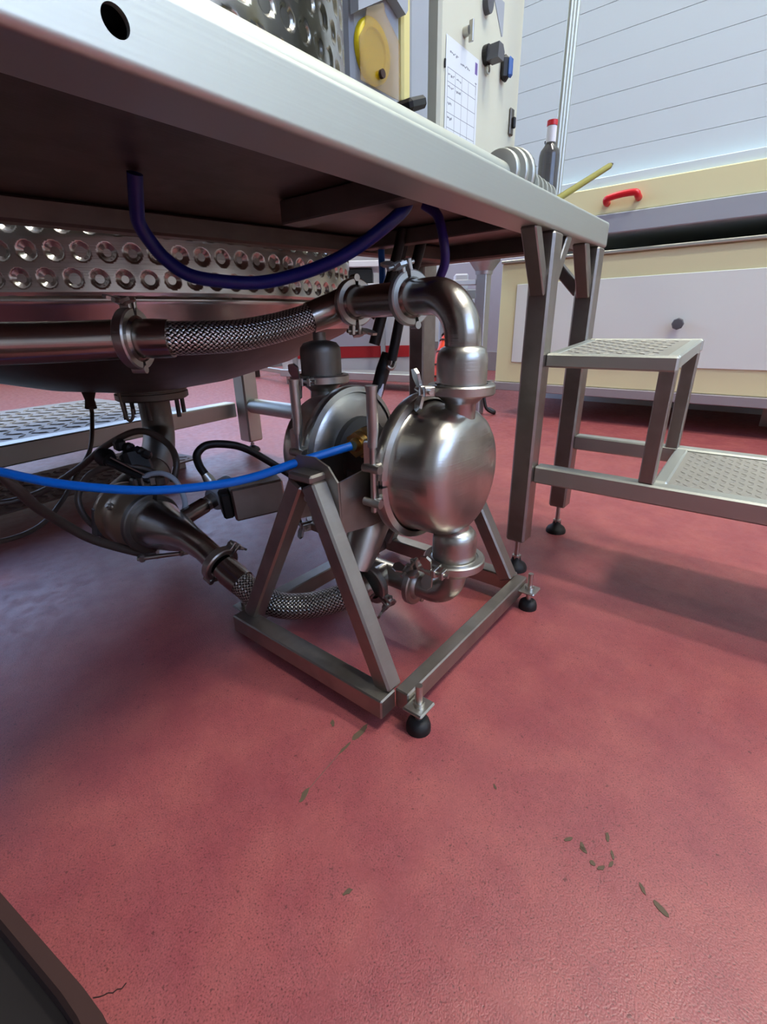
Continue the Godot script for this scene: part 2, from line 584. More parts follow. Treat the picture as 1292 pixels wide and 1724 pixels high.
# ---------------------------------------------------------------- room shell
func room() -> void:
	var X0 := -3.2
	var X1 := 9.0
	var Z0 := -6.6
	var Z1 := 3.0
	var b := MB.new()
	b.span(X0, X1, -0.12, 0.0, Z0, Z1)
	var fl := struct("floor", b, M.floor)
	floor_marks(fl)
	b = MB.new()
	b.span(X0, X1, CEIL, CEIL + 0.12, Z0, Z1)
	struct("ceiling", b, M.ceiling)
	b = MB.new()
	b.span(X0 - 0.15, X0, -0.12, CEIL + 0.12, Z0, Z1)
	struct("wall_left", b, M.wall_gray)
	b = MB.new()
	var fx0 := -1.6
	var fx1 := 1.6
	var fy0 := 1.5
	var fy1 := 3.6
	b.span(X0 - 0.15, X1 + 0.15, -0.12, fy0, Z1, Z1 + 0.2)
	b.span(X0 - 0.15, X1 + 0.15, fy1, CEIL + 0.12, Z1, Z1 + 0.2)
	b.span(X0 - 0.15, fx0, fy0, fy1, Z1, Z1 + 0.2)
	b.span(fx1, X1 + 0.15, fy0, fy1, Z1, Z1 + 0.2)
	struct("wall_front", b, M.wall_white)
	b = MB.new()
	b.span(fx0, fx1, fy0, fy0 + 0.06, Z1 + 0.07, Z1 + 0.13, 0.004)
	b.span(fx0, fx1, fy1 - 0.06, fy1, Z1 + 0.07, Z1 + 0.13, 0.004)
	for k in 5:
		var xm := lerpf(fx0 + 0.03, fx1 - 0.03, k / 4.0)
		b.span(xm - 0.03, xm + 0.03, fy0, fy1, Z1 + 0.07, Z1 + 0.13, 0.004)
	var wf := struct("window_5", b, M.white)
	for k in 4:
		b = MB.new()
		b.span(lerpf(fx0 + 0.03, fx1 - 0.03, k / 4.0) + 0.02, lerpf(fx0 + 0.03, fx1 - 0.03, (k + 1) / 4.0) - 0.02, fy0 + 0.05, fy1 - 0.05, Z1 + 0.096, Z1 + 0.104)
		obj("pane", b, M.glass, wf)
	b = MB.new()
	b.span(X1, X1 + 0.15, -0.12, CEIL + 0.12, Z0, Z1)
	struct("wall_far", b, M.wall_white)
	# back wall with a row of windows
	var wins := [[-2.6, -0.6], [0.0, 2.0], [2.6, 4.6], [5.4, 7.6]]
	var wy0 := 1.7
	var wy1 := 4.9
	b = MB.new()
	b.span(X0 - 0.15, X1 + 0.15, -0.12, wy0, Z0 - 0.2, Z0)
	b.span(X0 - 0.15, X1 + 0.15, wy1, CEIL + 0.12, Z0 - 0.2, Z0)
	var x := X0 - 0.15
	for w in wins:
		b.span(x, w[0], wy0, wy1, Z0 - 0.2, Z0)
		x = w[1]
	b.span(x, X1 + 0.15, wy0, wy1, Z0 - 0.2, Z0)
	struct("wall_back", b, M.wall_white)
	var i := 1
	for w in wins:
		var f := MB.new()
		var zf := Z0 - 0.1
		f.span(w[0], w[0] + 0.06, wy0, wy1, zf - 0.03, zf + 0.03, 0.004)
		f.span(w[1] - 0.06, w[1], wy0, wy1, zf - 0.03, zf + 0.03, 0.004)
		f.span(w[0], w[1], wy0, wy0 + 0.06, zf - 0.03, zf + 0.03, 0.004)
		f.span(w[0], w[1], wy1 - 0.06, wy1, zf - 0.03, zf + 0.03, 0.004)
		f.span((w[0] + w[1]) / 2 - 0.03, (w[0] + w[1]) / 2 + 0.03, wy0, wy1, zf - 0.03, zf + 0.03, 0.004)
		var wn := struct("window_%d" % i, f, M.white)
		for s in 2:
			var g := MB.new()
			var xa: float = w[0] + 0.05 if s == 0 else (w[0] + w[1]) / 2 + 0.02
			g.span(xa, xa + (w[1] - w[0]) / 2 - 0.07, wy0 + 0.05, wy1 - 0.05, zf - 0.004, zf + 0.004)
			obj("pane", g, M.glass, wn)
		i += 1
	# red coving along the foot of the back and far walls
	b = MB.new()
	b.span(X0, X1, 0.0, 0.14, Z0, Z0 + 0.03)
	struct("baseboard_back", b, M.red_coving)
	b = MB.new()
	b.span(X1 - 0.03, X1, 0.0, 0.14, Z0 + 0.031, -1.5)
	struct("baseboard_far", b, M.grey_skirt)

func chip(parent: Node3D, pts: Array, m: Material, called := "worn_patch", label := "", h := 0.0006) -> void:
	var b := MB.new()
	var q := []
	for p in pts:
		q.append(Vector2(p[0], -p[1]))
	b.prism(q, Vector3.ZERO, Basis(Vector3.RIGHT, Vector3.FORWARD, Vector3.UP), h)
	obj(called, b, m, parent, label)

# ragged blob of worn floor round a point; d gives its long direction
func blob(parent: Node3D, c: Vector2, d: Vector2, a: float, w: float, m: Material) -> void:
	var pts := []
	var q := Vector2(-d.y, d.x)
	for k in 11:
		var g := TAU * k / 11.0
		var p := c + d * cos(g) * a * rng.randf_range(0.72, 1.1) + q * sin(g) * w * rng.randf_range(0.55, 1.15)
		pts.append([p.x, p.y])
	chip(parent, pts, m)

func floor_marks(fl: Node3D) -> void:
	rng.seed = 5
	# (x, z, direction x, direction z, half length, half width)
	# two ends of each patch (x, z), half width
	for c in [[0.356, -0.323, 0.322, -0.3225, 0.0045], [0.322, -0.322, 0.296, -0.3215, 0.0022], [0.243, -0.318, 0.223, -0.311, 0.0035],
			[0.332, -0.366, 0.324, -0.358, 0.003], [0.373, -0.057, 0.364, -0.063, 0.002], [0.374, -0.050, 0.366, -0.043, 0.0025], [0.366, -0.040, 0.368, -0.049, 0.002],
			[0.401, -0.031, 0.390, -0.027, 0.0024], [0.385, -0.023, 0.376, -0.018, 0.0018], [0.374, -0.018, 0.366, -0.020, 0.002], [0.364, -0.023, 0.357, -0.029, 0.0024], [0.361, -0.031, 0.358, -0.036, 0.003],
			[0.369, 0.006, 0.361, 0.014, 0.002], [0.361, 0.020, 0.354, 0.035, 0.0035], [0.379, -0.150, 0.374, -0.144, 0.0014], [0.196, -0.206, 0.186, -0.210, 0.0022]]:
		var p0 := Vector2(c[0], c[1])
		var p1 := Vector2(c[2], c[3])
		blob(fl, (p0 + p1) / 2.0, (p1 - p0).normalized(), p0.distance_to(p1) / 2.0, c[4], M.chip)
	# crack beside the dark bin
	var line := [Vector2(0.0081, -0.3182), Vector2(0.0112, -0.315), Vector2(0.0142, -0.3129), Vector2(0.0171, -0.3116), Vector2(0.0193, -0.3087), Vector2(0.0225, -0.3082), Vector2(0.025, -0.3056), Vector2(0.0291, -0.3064)]
	for i in line.size() - 1:
		var a: Vector2 = line[i]
		var b2: Vector2 = line[i + 1]
		var q := (b2 - a).orthogonal().normalized() * 0.00035
		chip(fl, [[a.x + q.x, a.y + q.y], [b2.x + q.x, b2.y + q.y], [b2.x - q.x, b2.y - q.y], [a.x - q.x, a.y - q.y]], M.crack, "crack")
	# seam in the resin running from the worn patch
	chip(fl, [[0.30, -0.3214], [0.235, -0.3150], [0.235, -0.3158], [0.30, -0.3224]], M.chip_pale, "seam", "", 0.0003)

# ---------------------------------------------------------------- platform with steps
func platform() -> void:
	var t := thing("work_platform", "long brushed steel work platform over the pump, with a two-step stair on its end legs", "platform", V(0.3, 0, -0.36))
	# front beam: tube with a round hole through its face
	var b := MB.new()
	var x0 := -2.4
	var x1 := 1.15
	var y0 := 0.638
	var y1 := 0.685
	var zf := -0.327
	var zb := -0.389
	var r := 0.006
	var prof := []      # (z, y) going round, starting after the flat front face
	for c in [[zf - r, y1 - r, 0.0], [zb + r, y1 - r, PI / 2], [zb + r, y0 + r, PI], [zf - r, y0 + r, PI * 1.5]]:
		for k in 5:
			var g: float = c[2] + PI / 2 * k / 4.0
			prof.append([Vector2(c[0] + cos(g) * r, c[1] + sin(g) * r), Vector2(cos(g), sin(g))])
	var rows := [[], []]; var nr := [[], []]; var uv := [[], []]
	for p in prof:
		for e in 2:
			rows[e].append(V(x0 if e == 0 else x1, p[0].y, p[0].x))
			nr[e].append(V(0, p[1].y, p[1].x))
			uv[e].append(Vector2(e, 0))
	b.grid(rows, nr, uv)
	var hx := 0.176
	var hy := 0.6585
	var hr := 0.0078
	var half := (y1 - y0) / 2 - r
	var ym := (y0 + y1) / 2
	b.poly([V(x0, ym - half, zf), V(hx - half, ym - half, zf), V(hx - half, ym + half, zf), V(x0, ym + half, zf)], Vector3.BACK)
	b.poly([V(hx + half, ym - half, zf), V(x1, ym - half, zf), V(x1, ym + half, zf), V(hx + half, ym + half, zf)], Vector3.BACK)
	for k in 32:
		var q := []
		for e in 2:
			var g := TAU * (k + e) / 32.0
			var d := Vector2(cos(g), sin(g))
			var s := half / maxf(absf(d.x), absf(d.y))
			q.append([V(hx + d.x * hr, hy + d.y * hr, zf), V(hx + d.x * s, ym + d.y * s, zf)])
		b.poly([q[0][0], q[0][1], q[1][1], q[1][0]], Vector3.BACK)
		b.poly([q[0][0], q[1][0], q[1][0] + V(0, 0, -0.004), q[0][0] + V(0, 0, -0.004)], V(hx, hy, 0) - V(q[0][0].x, q[0][0].y, 0))
	b.poly([V(x1, y0 + r, zf - r), V(x1, y1 - r, zf - r), V(x1, y1 - r, zb + r), V(x1, y0 + r, zb + r)], Vector3.RIGHT)
	b.span(x1 - 0.003, x1, y0 + 0.001, y1 - 0.001, zb + 0.001, zf - 0.001, 0.004)
	obj("front_beam", b, M.steel_beam, t)
	# deck sheet on top
	b = MB.new()
	b.prism([V2(-2.4, -0.385), V2(1.112, -0.385), V2(1.112, -0.705), V2(0.23, -0.88), V2(0.02, -0.925), V2(0.02, -2.1), V2(-2.4, -2.1)], V(0, 0.672, 0), Basis(Vector3.RIGHT, Vector3.BACK, Vector3.UP), 0.008)
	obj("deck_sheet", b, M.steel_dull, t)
	# slanting back beam in front of the tank, cross beams
	b = MB.new()
	b.bar(V(0.0, 0.6545, -0.915), V(1.107, 0.6545, -0.698), 0.034, 0.033, Vector3.UP, 0.004)
	obj("back_beam", b, M.steel_dull, t)
	b = MB.new()
	b.span(1.108, 1.15, 0.638, 0.680, -0.83, -0.389, 0.004)
	obj("cross_beam", b, M.steel_dull, t)
	for x in [0.553, -0.1, -1.2]:
		b = MB.new()
		b.span(x - 0.018, x + 0.018, 0.640, 0.671, -0.62 if x > 0 else -0.9, -0.389, 0.002)
		obj("cross_beam", b, M.steel_dull, t)
	b = MB.new()
	b.span(0.84, 0.87, 0.645, 0.671, -0.74, -0.389, 0.002)
	obj("cross_beam", b, M.steel_dull, t)
	# legs with chamfered lower ends and screw feet
	for q in [[-2.38, -0.367], [-2.38, -2.09], [-0.27, -2.09]]:
		b = MB.new()
		b.span(q[0], q[0] + 0.04, 0.03, 0.671, q[1], q[1] + 0.04, 0.004)
		obj("leg", b, M.steel_leg, t)
		foot("foot_pad", V(q[0] + 0.02, 0, q[1] + 0.02), 0.04, t)
	for lx in [0.86, 1.105]:
		b = MB.new()
		b.span(lx, lx + 0.04, 0.072, 0.638, -0.367, -0.327, 0.004)
		obj("leg", b, M.steel_leg, t)
		foot("foot_pad", V(lx + 0.02, 0, -0.347), 0.075, t)
	b = MB.new()
	b.span(1.1505, 1.215, 0.05, 0.66, -0.830, -0.780, 0.004)
	obj("leg", b, M.steel_leg, t)
	foot("foot_pad", V(1.183, 0, -0.805), 0.06, t)
	# knee braces
	for q in [[V(0.805, 0.642, -0.347), V(0.866, 0.545, -0.347)], [V(0.955, 0.642, -0.347), V(0.896, 0.552, -0.347)],
			[V(1.05, 0.642, -0.347), V(1.111, 0.548, -0.347)], [V(1.125, 0.642, -0.448), V(1.125, 0.555, -0.362)]]:
		b = MB.new()
		b.bar(q[0], q[1], 0.026, 0.022, Vector3.UP, 0.002)
		obj("knee_brace", b, M.steel_leg, t)
	# stair: low rails, lower tread, upper step
	b = MB.new()
	b.span(0.875, 0.905, 0.202, 0.236, -0.327, 0.40, 0.003)
	obj("stair_rail", b, M.steel_beam, t)
	b = MB.new()
	b.span(1.107, 1.137, 0.222, 0.254, -0.327, 0.40, 0.003)
	obj("stair_rail", b, M.steel_beam, t)
	b = MB.new()
	b.bar(V(0.900, 0.226, -0.112), V(1.112, 0.240, -0.112), 0.022, 0.026, Vector3.UP, 0.003)
	obj("tread_bar", b, M.steel_beam, t)
	var tl := Basis(Vector3.BACK, atan2(0.016, 0.232))
	b = MB.new()
	b.box(V(1.006, 0.240, 0.148), V(0.212, 0.004, 0.50), tl, 0.001)
	lozenges(b, V(0.906, 0.2352, -0.095), tl.x, Vector3.BACK, 0.20, 0.49, 0.0125, 0.85)
	obj("lower_tread", b, M.tread, t, "lower stair tread of raised-pattern metal plate")
	# upper step: folded tray frame with a plate in it
	var su := V(0.875, 0.446, -0.327)
	for q in [[0.0, 0.0, 0.0, 0.209], [0.247, 0.0, 0.247, 0.209], [0.012, 0.010, 0.235, 0.010], [0.012, 0.199, 0.235, 0.199]]:
		b = MB.new()
		var p0: Vector3 = su + tl.x * q[0] + V(0, 0, q[1])
		var p1: Vector3 = su + tl.x * q[2] + V(0, 0, q[3])
		if q[0] == q[2]:
			b.bar(p0 + V(0.010, -0.012, 0), p1 + V(0.010, -0.012, 0), 0.020, 0.024, Vector3.UP, 0.003)
		else:
			b.bar(p0 + V(0, -0.0115, 0), p1 + V(0, -0.0115, 0), 0.020, 0.023, Vector3.UP, 0.003)
		obj("step_frame", b, M.steel_beam, t)
	b = MB.new()
	b.box(su + tl.x * 0.128 + V(0, -0.0035, 0.1045), V(0.222, 0.004, 0.180), tl, 0.001)
	lozenges(b, su + tl.x * 0.022 + V(0, -0.0015, 0.018), tl.x, Vector3.BACK, 0.215, 0.175, 0.0175, 0.9)
	obj("upper_tread", b, M.tread, t, "upper stair tread of raised-pattern metal plate")
	for q in [[0.878, 0.428, 0.236], [1.108, 0.440, 0.250]]:
		b = MB.new()
		b.span(q[0], q[0] + 0.024, q[2], q[1], -0.143, -0.119, 0.002)
		obj("step_leg", b, M.steel_leg, t)

# ---------------------------------------------------------------- rear rail frame and low treads behind the tank
func rear_frame() -> void:
	var t := thing("rear_stair_frame", "pale steel stair frame with patterned treads standing on the red floor behind the tank outlet", "stair", V(1.2, 0, -1.75))
	var b := MB.new()
	b.span(1.165, 1.235, 0.045, 0.86, -1.735, -1.665, 0.006)
	obj("leg", b, M.steel_beam, t)
	foot("foot_pad", V(1.2, 0, -1.70), 0.05, t, 0.03, false)
	var a := V(0.05, 0.175, -1.625)
	var e := V(1.17, 0.175, -1.775)
	b = MB.new()
	b.bar(a, e, 0.06, 0.06, Vector3.UP, 0.004)
	obj("rail", b, M.steel_beam, t)
	b = MB.new()
	b.tube([V(1.2, 0.195, -1.67), V(1.183, 0.195, -0.832)], 0.030, 18)
	obj("round_rail", b, M.steel_beam, t)
	var d := (e - a).normalized()
	var n := V(-d.z, 0, d.x)
	if n.z > 0: n = -n
	b = MB.new()
	b.box(V(0.45, 0.198, -1.68) + n * 0.36, V(1.10, 0.006, 0.72), Basis(d, Vector3.UP, d.cross(Vector3.UP)), 0.001)
	lozenges(b, V(0.45, 0.2012, -1.68) - d * 0.55 + n * 0.06, d, n, 1.09, 0.64, 0.05, 0.85)
	obj("upper_tread", b, M.tread, t, "grey tread plate with a raised pattern")
	b = MB.new()
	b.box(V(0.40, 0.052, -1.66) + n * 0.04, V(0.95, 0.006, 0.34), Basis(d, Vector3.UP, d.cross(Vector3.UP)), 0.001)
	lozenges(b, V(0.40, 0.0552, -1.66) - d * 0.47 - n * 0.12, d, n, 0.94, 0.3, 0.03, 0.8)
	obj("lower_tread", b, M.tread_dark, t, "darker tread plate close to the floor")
	for x in [-0.05, 0.85]:
		b = MB.new()
		b.span(x, x + 0.03, 0.0, 0.05, -1.72, -1.69, 0.002)
		obj("tread_foot", b, M.steel_leg, t)

# ---------------------------------------------------------------- dimple jacket tank
func tank() -> void:
	var c := V(0.662, 0, -1.416)
	var R := 0.610
	var t := thing("dimple_jacket_tank", "round steel tank with a dimpled jacket and a dished bottom, hanging through the platform", "tank", c)
	var face := atan2(1.416, -0.662)      # plan angle (x, z) of the side turned to the pump
	var ring := func(y0: float, y1: float, called: String, step_y: float, k: float) -> void:
		var da := deg_to_rad(3.4) * k
		var dy := 0.038 * k
		var na := 520 if y1 < 0.7 else 400
		var ny := int((y1 - y0) / step_y)
		var span := deg_to_rad(112.0 if y1 < 0.7 else 150.0)
		var rows := []; var nr := []; var uv := []
		var disp := func(g: float, y: float) -> float:
			var best := 9.0
			var jr := roundf((y - 0.576) / dy)
			for jj in [jr - 1, jr, jr + 1]:
				var sh := 0.5 if int(jj) % 2 != 0 else 0.0
				var ia: float = roundf(g / da - sh)
				var dx: float = (g - (ia + sh) * da) * R
				var dv: float = y - (0.576 + jj * dy)
				best = minf(best, sqrt(dx * dx + dv * dv))
			var out := 0.004
			if best < 0.0145 * k:
				var q0: float = best / (0.0145 * k)
				out = 0.004 - 0.0108 * k * ((1.0 - q0) if q0 < 0.7 else (1.0 - q0) * (1.0 - q0) / 0.6 + 0.15 * (1.0 - (q0 - 0.7) / 0.3))
			if y - y0 < 0.012:
				out *= (y - y0) / 0.012
			return out
		for j in ny + 1:
			var y := lerpf(y0, y1, float(j) / ny)
			var row := []; var nn := []; var uu := []
			for i in na + 1:
				var g := lerpf(-span / 2, span / 2, float(i) / na)
				var e := 0.0006
				var d0: float = disp.call(g, y)
				var dg: float = (disp.call(g + e / R, y) - d0) / e
				var dv2: float = (disp.call(g, y + e) - d0) / e
				var a := face + g
				var q := V(cos(a), 0, sin(a))
				var w := V(-sin(a), 0, cos(a))
				row.append(c + q * (R + d0) + V(0, y, 0))
				nn.append((q - w * dg - Vector3.UP * dv2).normalized())
				uu.append(Vector2(g, y))
			rows.append(row); nr.append(nn); uv.append(uu)
		var b := MB.new()
		b.grid(rows, nr, uv)
		# plain sheet round the far side
		b.lathe(c, Vector3.UP, [V2(R, y0), V2(R, y1)], 24, 0, TAU - span, V(cos(face - span / 2), 0, sin(face - span / 2)))
		obj(called, b, M.steel_tank, t)
	ring.call(0.545, 0.672, "dimple_jacket", 0.0021, 1.0)
	ring.call(0.672, 1.42, "dimple_jacket", 0.0040, 1.42)
	var b := MB.new()
	b.lathe(c, Vector3.UP, [V2(R + 0.001, 0.552), V2(R + 0.009, 0.546), V2(R + 0.009, 0.538), V2(R + 0.002, 0.532), V2(R, 0.505), V2(R - 0.012, 0.492)], 72)
	obj("bottom_band", b, M.steel_tank, t)
	b = MB.new()
	b.lathe(c, Vector3.UP, [V2(R - 0.006, 0.500), V2(R - 0.03, 0.478), V2(0.42, 0.408), V2(0.25, 0.362), V2(0.09, 0.337), V2(0.0, 0.335)], 72)
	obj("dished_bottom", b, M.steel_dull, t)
	var o := V(0.664, 0, -1.396)
	b = MB.new()
	b.lathe(o, Vector3.UP, [V2(0.0, 0.355), V2(0.092, 0.355), V2(0.098, 0.350), V2(0.098, 0.338), V2(0.094, 0.336), V2(0.094, 0.333), V2(0.098, 0.331), V2(0.098, 0.316), V2(0.092, 0.312), V2(0.0, 0.312)], 40)
	obj("outlet_flange", b, M.steel_dull, t)
	for k in 6:
		var g := TAU * k / 6.0 + 0.15
		b = MB.new()
		var p := o + V(cos(g) * 0.082, 0, sin(g) * 0.082)
		b.tube([p + V(0, 0.314, 0), p + V(0, 0.262, 0)], 0.0065, 8)
		obj("flange_bolt", b, M.cast, t)
	b = MB.new()
	b.lathe(c, Vector3.UP, [V2(R, 1.42), V2(R + 0.01, 1.43), V2(R + 0.01, 1.46), V2(0, 1.46)], 48)
	obj("lid", b, M.steel_tank, t)

# ---------------------------------------------------------------- the pump
func pump() -> void:
	var t := thing("diaphragm_pump", "polished steel twin-chamber diaphragm pump on a square-tube A-frame", "pump", V(0.57, 0, -0.457))
	var ax := 0.57
	var yc := 0.300
	var zm := -0.457
	# base rails
	var b := MB.new()
	b.span(0.357, 0.388, 0.020, 0.050, -0.622, -0.300, 0.002)
	obj("base_rail", b, M.steel_leg, t)
	b = MB.new()
	b.span(0.3885, 0.775, 0.020, 0.050, -0.302, -0.280, 0.002)
	obj("base_rail", b, M.steel_leg, t)
	b = MB.new()
	b.span(0.3885, 0.80, 0.020, 0.050, -0.633, -0.606, 0.002)
	obj("base_rail", b, M.steel_leg, t)
	b = MB.new()
	b.span(0.752, 0.782, 0.020, 0.050, -0.606, -0.3025, 0.002)
	obj("base_rail", b, M.steel_leg, t)
	for x in [[0.388, 0.402], [0.757, 0.745]]:
		for s in [-1.0, 1.0]:
			b = MB.new()
			b.bar(V(x[0], 0.046, zm + s * 0.146), V(x[1], 0.305, zm + s * 0.012), 0.027, 0.027, Vector3.RIGHT, 0.003)
			obj("frame_leg", b, M.steel_leg, t)
		b = MB.new()
		b.box(V(x[1], 0.314, zm), V(0.029, 0.012, 0.046), Basis(), 0.003)
		obj("frame_cap", b, M.steel_leg, t)
	# saddle: side plate with a rounded corner, front plate, hidden rear ones
	for s in [0, 1]:
		b = MB.new()
		var x0: float = 0.4165 if s == 0 else 0.7235
		var pts := [V2(-0.512, 0.292), V2(-0.505, 0.322), V2(-0.485, 0.336), V2(-0.452, 0.337), V2(-0.428, 0.328), V2(-0.412, 0.309), V2(-0.410, 0.232), V2(-0.419, 0.219), V2(-0.440, 0.245), V2(-0.49, 0.285)]
		b.prism(pts, V(x0, 0, 0), Basis(Vector3.BACK, Vector3.UP, Vector3.LEFT), 0.003)
		obj("saddle_plate", b, M.steel_leg, t)
	for z in [-0.4105, -0.500]:
		b = MB.new()
		b.prism([V2(0.4165, 0.309), V2(0.50, 0.318), V2(0.64, 0.318), V2(0.7235, 0.309), V2(0.7235, 0.236), V2(0.66, 0.226), V2(0.48, 0.226), V2(0.4165, 0.236)], V(0, 0, z), Basis(Vector3.RIGHT, Vector3.UP, Vector3.BACK), -0.003)
		obj("saddle_plate", b, M.steel_leg, t)
	b = MB.new()
	b.lathe(V(0.412, 0.285, -0.452), Vector3.LEFT, [V2(0, 0), V2(0.008, 0), V2(0.008, 0.006), V2(0.004, 0.006), V2(0.004, 0.02), V2(0, 0.02)], 12)
	obj("saddle_bolt", b, M.steel, t)
	# weld bead along the front leg
	b = MB.new()
	var wp := []
	for k in 14:
		wp.append(V(0.4135, 0.292 - k * 0.0036, -0.440 + k * 0.0019))
	var wr := []
	for k in 14:
		wr.append(0.0022 + 0.0009 * (k % 2))
	b.tube(wp, wr, 6)
	obj("weld_bead", b, M.steel_bright, t)
	# centre block with valve body
	b = MB.new()
	b.lathe(V(ax, yc, zm), Vector3.BACK, [V2(0, -0.060), V2(0.062, -0.060), V2(0.062, -0.046), V2(0.048, -0.040), V2(0.048, 0.040), V2(0.062, 0.046), V2(0.062, 0.060), V2(0, 0.060)], 32)
	b.span(ax - 0.05, ax + 0.05, yc - 0.075, yc - 0.01, zm - 0.045, zm + 0.045, 0.006)
	obj("centre_block", b, M.cast, t)
	b = MB.new()
	b.lathe(V(ax - 0.044, yc + 0.036, zm), Vector3.LEFT, [V2(0, 0), V2(0.023, 0), V2(0.023, 0.012), V2(0.019, 0.014), V2(0.019, 0.026), V2(0, 0.026)], 6)
	b.tube([V(ax - 0.066, yc + 0.036, zm), V(ax - 0.082, yc + 0.038, zm + 0.005)], [0.012, 0.008], 12)
	obj("air_fitting", b, M.brass, t, "brass hose fitting")
	for k in 8:
		var g := TAU * k / 8.0 + 0.2
		b = MB.new()
		var p := V(ax + cos(g) * 0.054, yc + sin(g) * 0.054, zm - 0.052)
		b.lathe(p, Vector3.BACK, [V2(0, 0), V2(0.0065, 0), V2(0.0065, 0.006), V2(0, 0.006)], 6)
		obj("hub_bolt", b, M.black, t)
	b = MB.new()
	b.tube(spline([V(0.552, 0.232, zm), V(0.525, 0.200, zm), V(0.490, 0.135, zm)], 5), [0.034, 0.034, 0.034, 0.034, 0.033, 0.032, 0.031, 0.029, 0.027, 0.024, 0.019], 24)
	obj("muffler", b, M.steel, t, "tapering grey exhaust muffler below the centre block")
	# two chambers, mirrored about the middle
	for s in [1.0, -1.0]:
		var zr: float = zm + s * 0.072
		var d: Vector3 = Vector3.BACK * s
		b = MB.new()
		b.lathe(V(ax, yc, zr), d, [V2(0.03, -0.014), V2(0.088, -0.016), V2(0.096, -0.010), V2(0.104, -0.007), V2(0.104, -0.001), V2(0.03, -0.001)], 56)
		obj("inner_cover", b, M.steel_bright, t)
		b = MB.new()
		b.lathe(V(ax, yc, zr), d, [V2(0.103, 0.000), V2(0.103, 0.005), V2(0.097, 0.009), V2(0.0945, 0.018), V2(0.0945, 0.046), V2(0.0935, 0.058), V2(0.0905, 0.068), V2(0.085, 0.0765), V2(0.077, 0.083), V2(0.067, 0.087), V2(0.050, 0.0900), V2(0.025, 0.092), V2(0.0, 0.0925)], 64)
		obj("chamber_dome", b, M.steel_bright, t, "polished domed pump chamber")
		# V-band clamp: two halves with a bolt at the side of the hose fitting
		for k in 2:
			b = MB.new()
			var a: float = 0.05 + PI * k
			b.lathe(V(ax, yc, zr), d, [V2(0.100, -0.011), V2(0.1085, -0.0085), V2(0.110, -0.004), V2(0.110, 0.004), V2(0.1085, 0.0085), V2(0.100, 0.011)], 36, a, a + PI - 0.10, Vector3.LEFT)
			obj("band_half", b, M.steel_bright, t)
		var e := V(ax - 0.114, yc + 0.012, zr + s * 0.0)
		for yy in [0.018, -0.030]:
			b = MB.new()
			b.tube([e + V(-0.004, yy - 0.006, -0.014), e + V(-0.004, yy - 0.006, 0.014)], 0.0062, 10)
			b.box(e + V(0.004, yy - 0.006, 0), V(0.016, 0.012, 0.014), Basis(), 0.002)
			obj("band_lug", b, M.steel, t)
		b = MB.new()
		b.tube([e + V(-0.002, -0.05, 0), e + V(-0.002, 0.04, 0)], 0.0040, 8)
		obj("band_bolt", b, M.steel, t)
		b = MB.new()
		b.prism([V2(-0.006, 0.0), V2(0.006, 0.0), V2(0.010, 0.016), V2(0.006, 0.03), V2(-0.006, 0.03)], e + V(-0.004, 0.016, -0.006), Basis(V(0.5, 0, 0.86), Vector3.UP, V(0.86, 0, -0.5)), 0.010)
		obj("band_nut", b, M.steel, t)
		b = MB.new()
		b.tube([e + V(-0.002, 0.040, 0), e + V(0.000, 0.062, 0), e + V(-0.001, 0.112, 0), e + V(-0.001, 0.118, 0)], [0.0062, 0.0075, 0.0070, 0.0085], 8)
		obj("band_handle", b, M.steel, t, "long steel handle nut standing upright")
		# ports: bell-shaped valve housings above and below
		var zo: float = zm + s * 0.133
		b = MB.new()
		b.lathe(V(ax, 0, zo), Vector3.UP, [V2(0.021, yc + 0.078), V2(0.021, 0.398), V2(0.024, 0.401), V2(0.034, 0.410), V2(0.0375, 0.413), V2(0.0375, 0.4165), V2(0.0, 0.4165)], 36)
		obj("outlet_neck", b, M.steel_bright, t)
		b = MB.new()
		b.lathe(V(ax, 0, zo), Vector3.UP, [V2(0.020, yc - 0.080), V2(0.021, 0.214), V2(0.027, 0.2115), V2(0.032, 0.205), V2(0.0335, 0.195), V2(0.0335, 0.166), V2(0.040, 0.164), V2(0.040, 0.160), V2(0.0, 0.160)], 36)
		obj("inlet_bell", b, M.steel_bright, t, "polished bell-shaped inlet valve housing")
	# feet on bracket plates
	for p in [[0.392, -0.2655], [0.752, -0.2655], [0.400, -0.648], [0.752, -0.648]]:
		b = MB.new()
		b.box(V(p[0], 0.038, p[1]), V(0.034, 0.005, 0.030), Basis(), 0.002)
		obj("foot_bracket", b, M.steel, t)
		b = MB.new()
		b.lathe(V(p[0], 0, p[1]), Vector3.UP, [V2(0, 0), V2(0.0165, 0.0), V2(0.0165, 0.007), V2(0.0145, 0.014), V2(0.008, 0.018), V2(0, 0.018)], 22)
		obj("foot_pad", b, M.rubber, t, "black rubber foot pad")
		b = MB.new()
		b.tube([V(p[0], 0.018, p[1]), V(p[0], 0.072, p[1])], 0.0048, 10)
		b.lathe(V(p[0], 0.0405, p[1]), Vector3.UP, [V2(0, 0), V2(0.008, 0), V2(0.008, 0.006), V2(0, 0.006)], 6)
		obj("spindle", b, M.steel_bright, t)

# bend of a pipe: from direction d0 to d1 around a corner point, radius R
func bend(p: Vector3, d0: Vector3, d1: Vector3, R: float, n := 12) -> Array:
	var out := []
	var s := p - d0 * R
	var c := s + d1 * R
	for k in n + 1:
		var g := PI / 2 * k / n
		out.append(c - d1 * cos(g) * R + d0 * sin(g) * R)
	return out

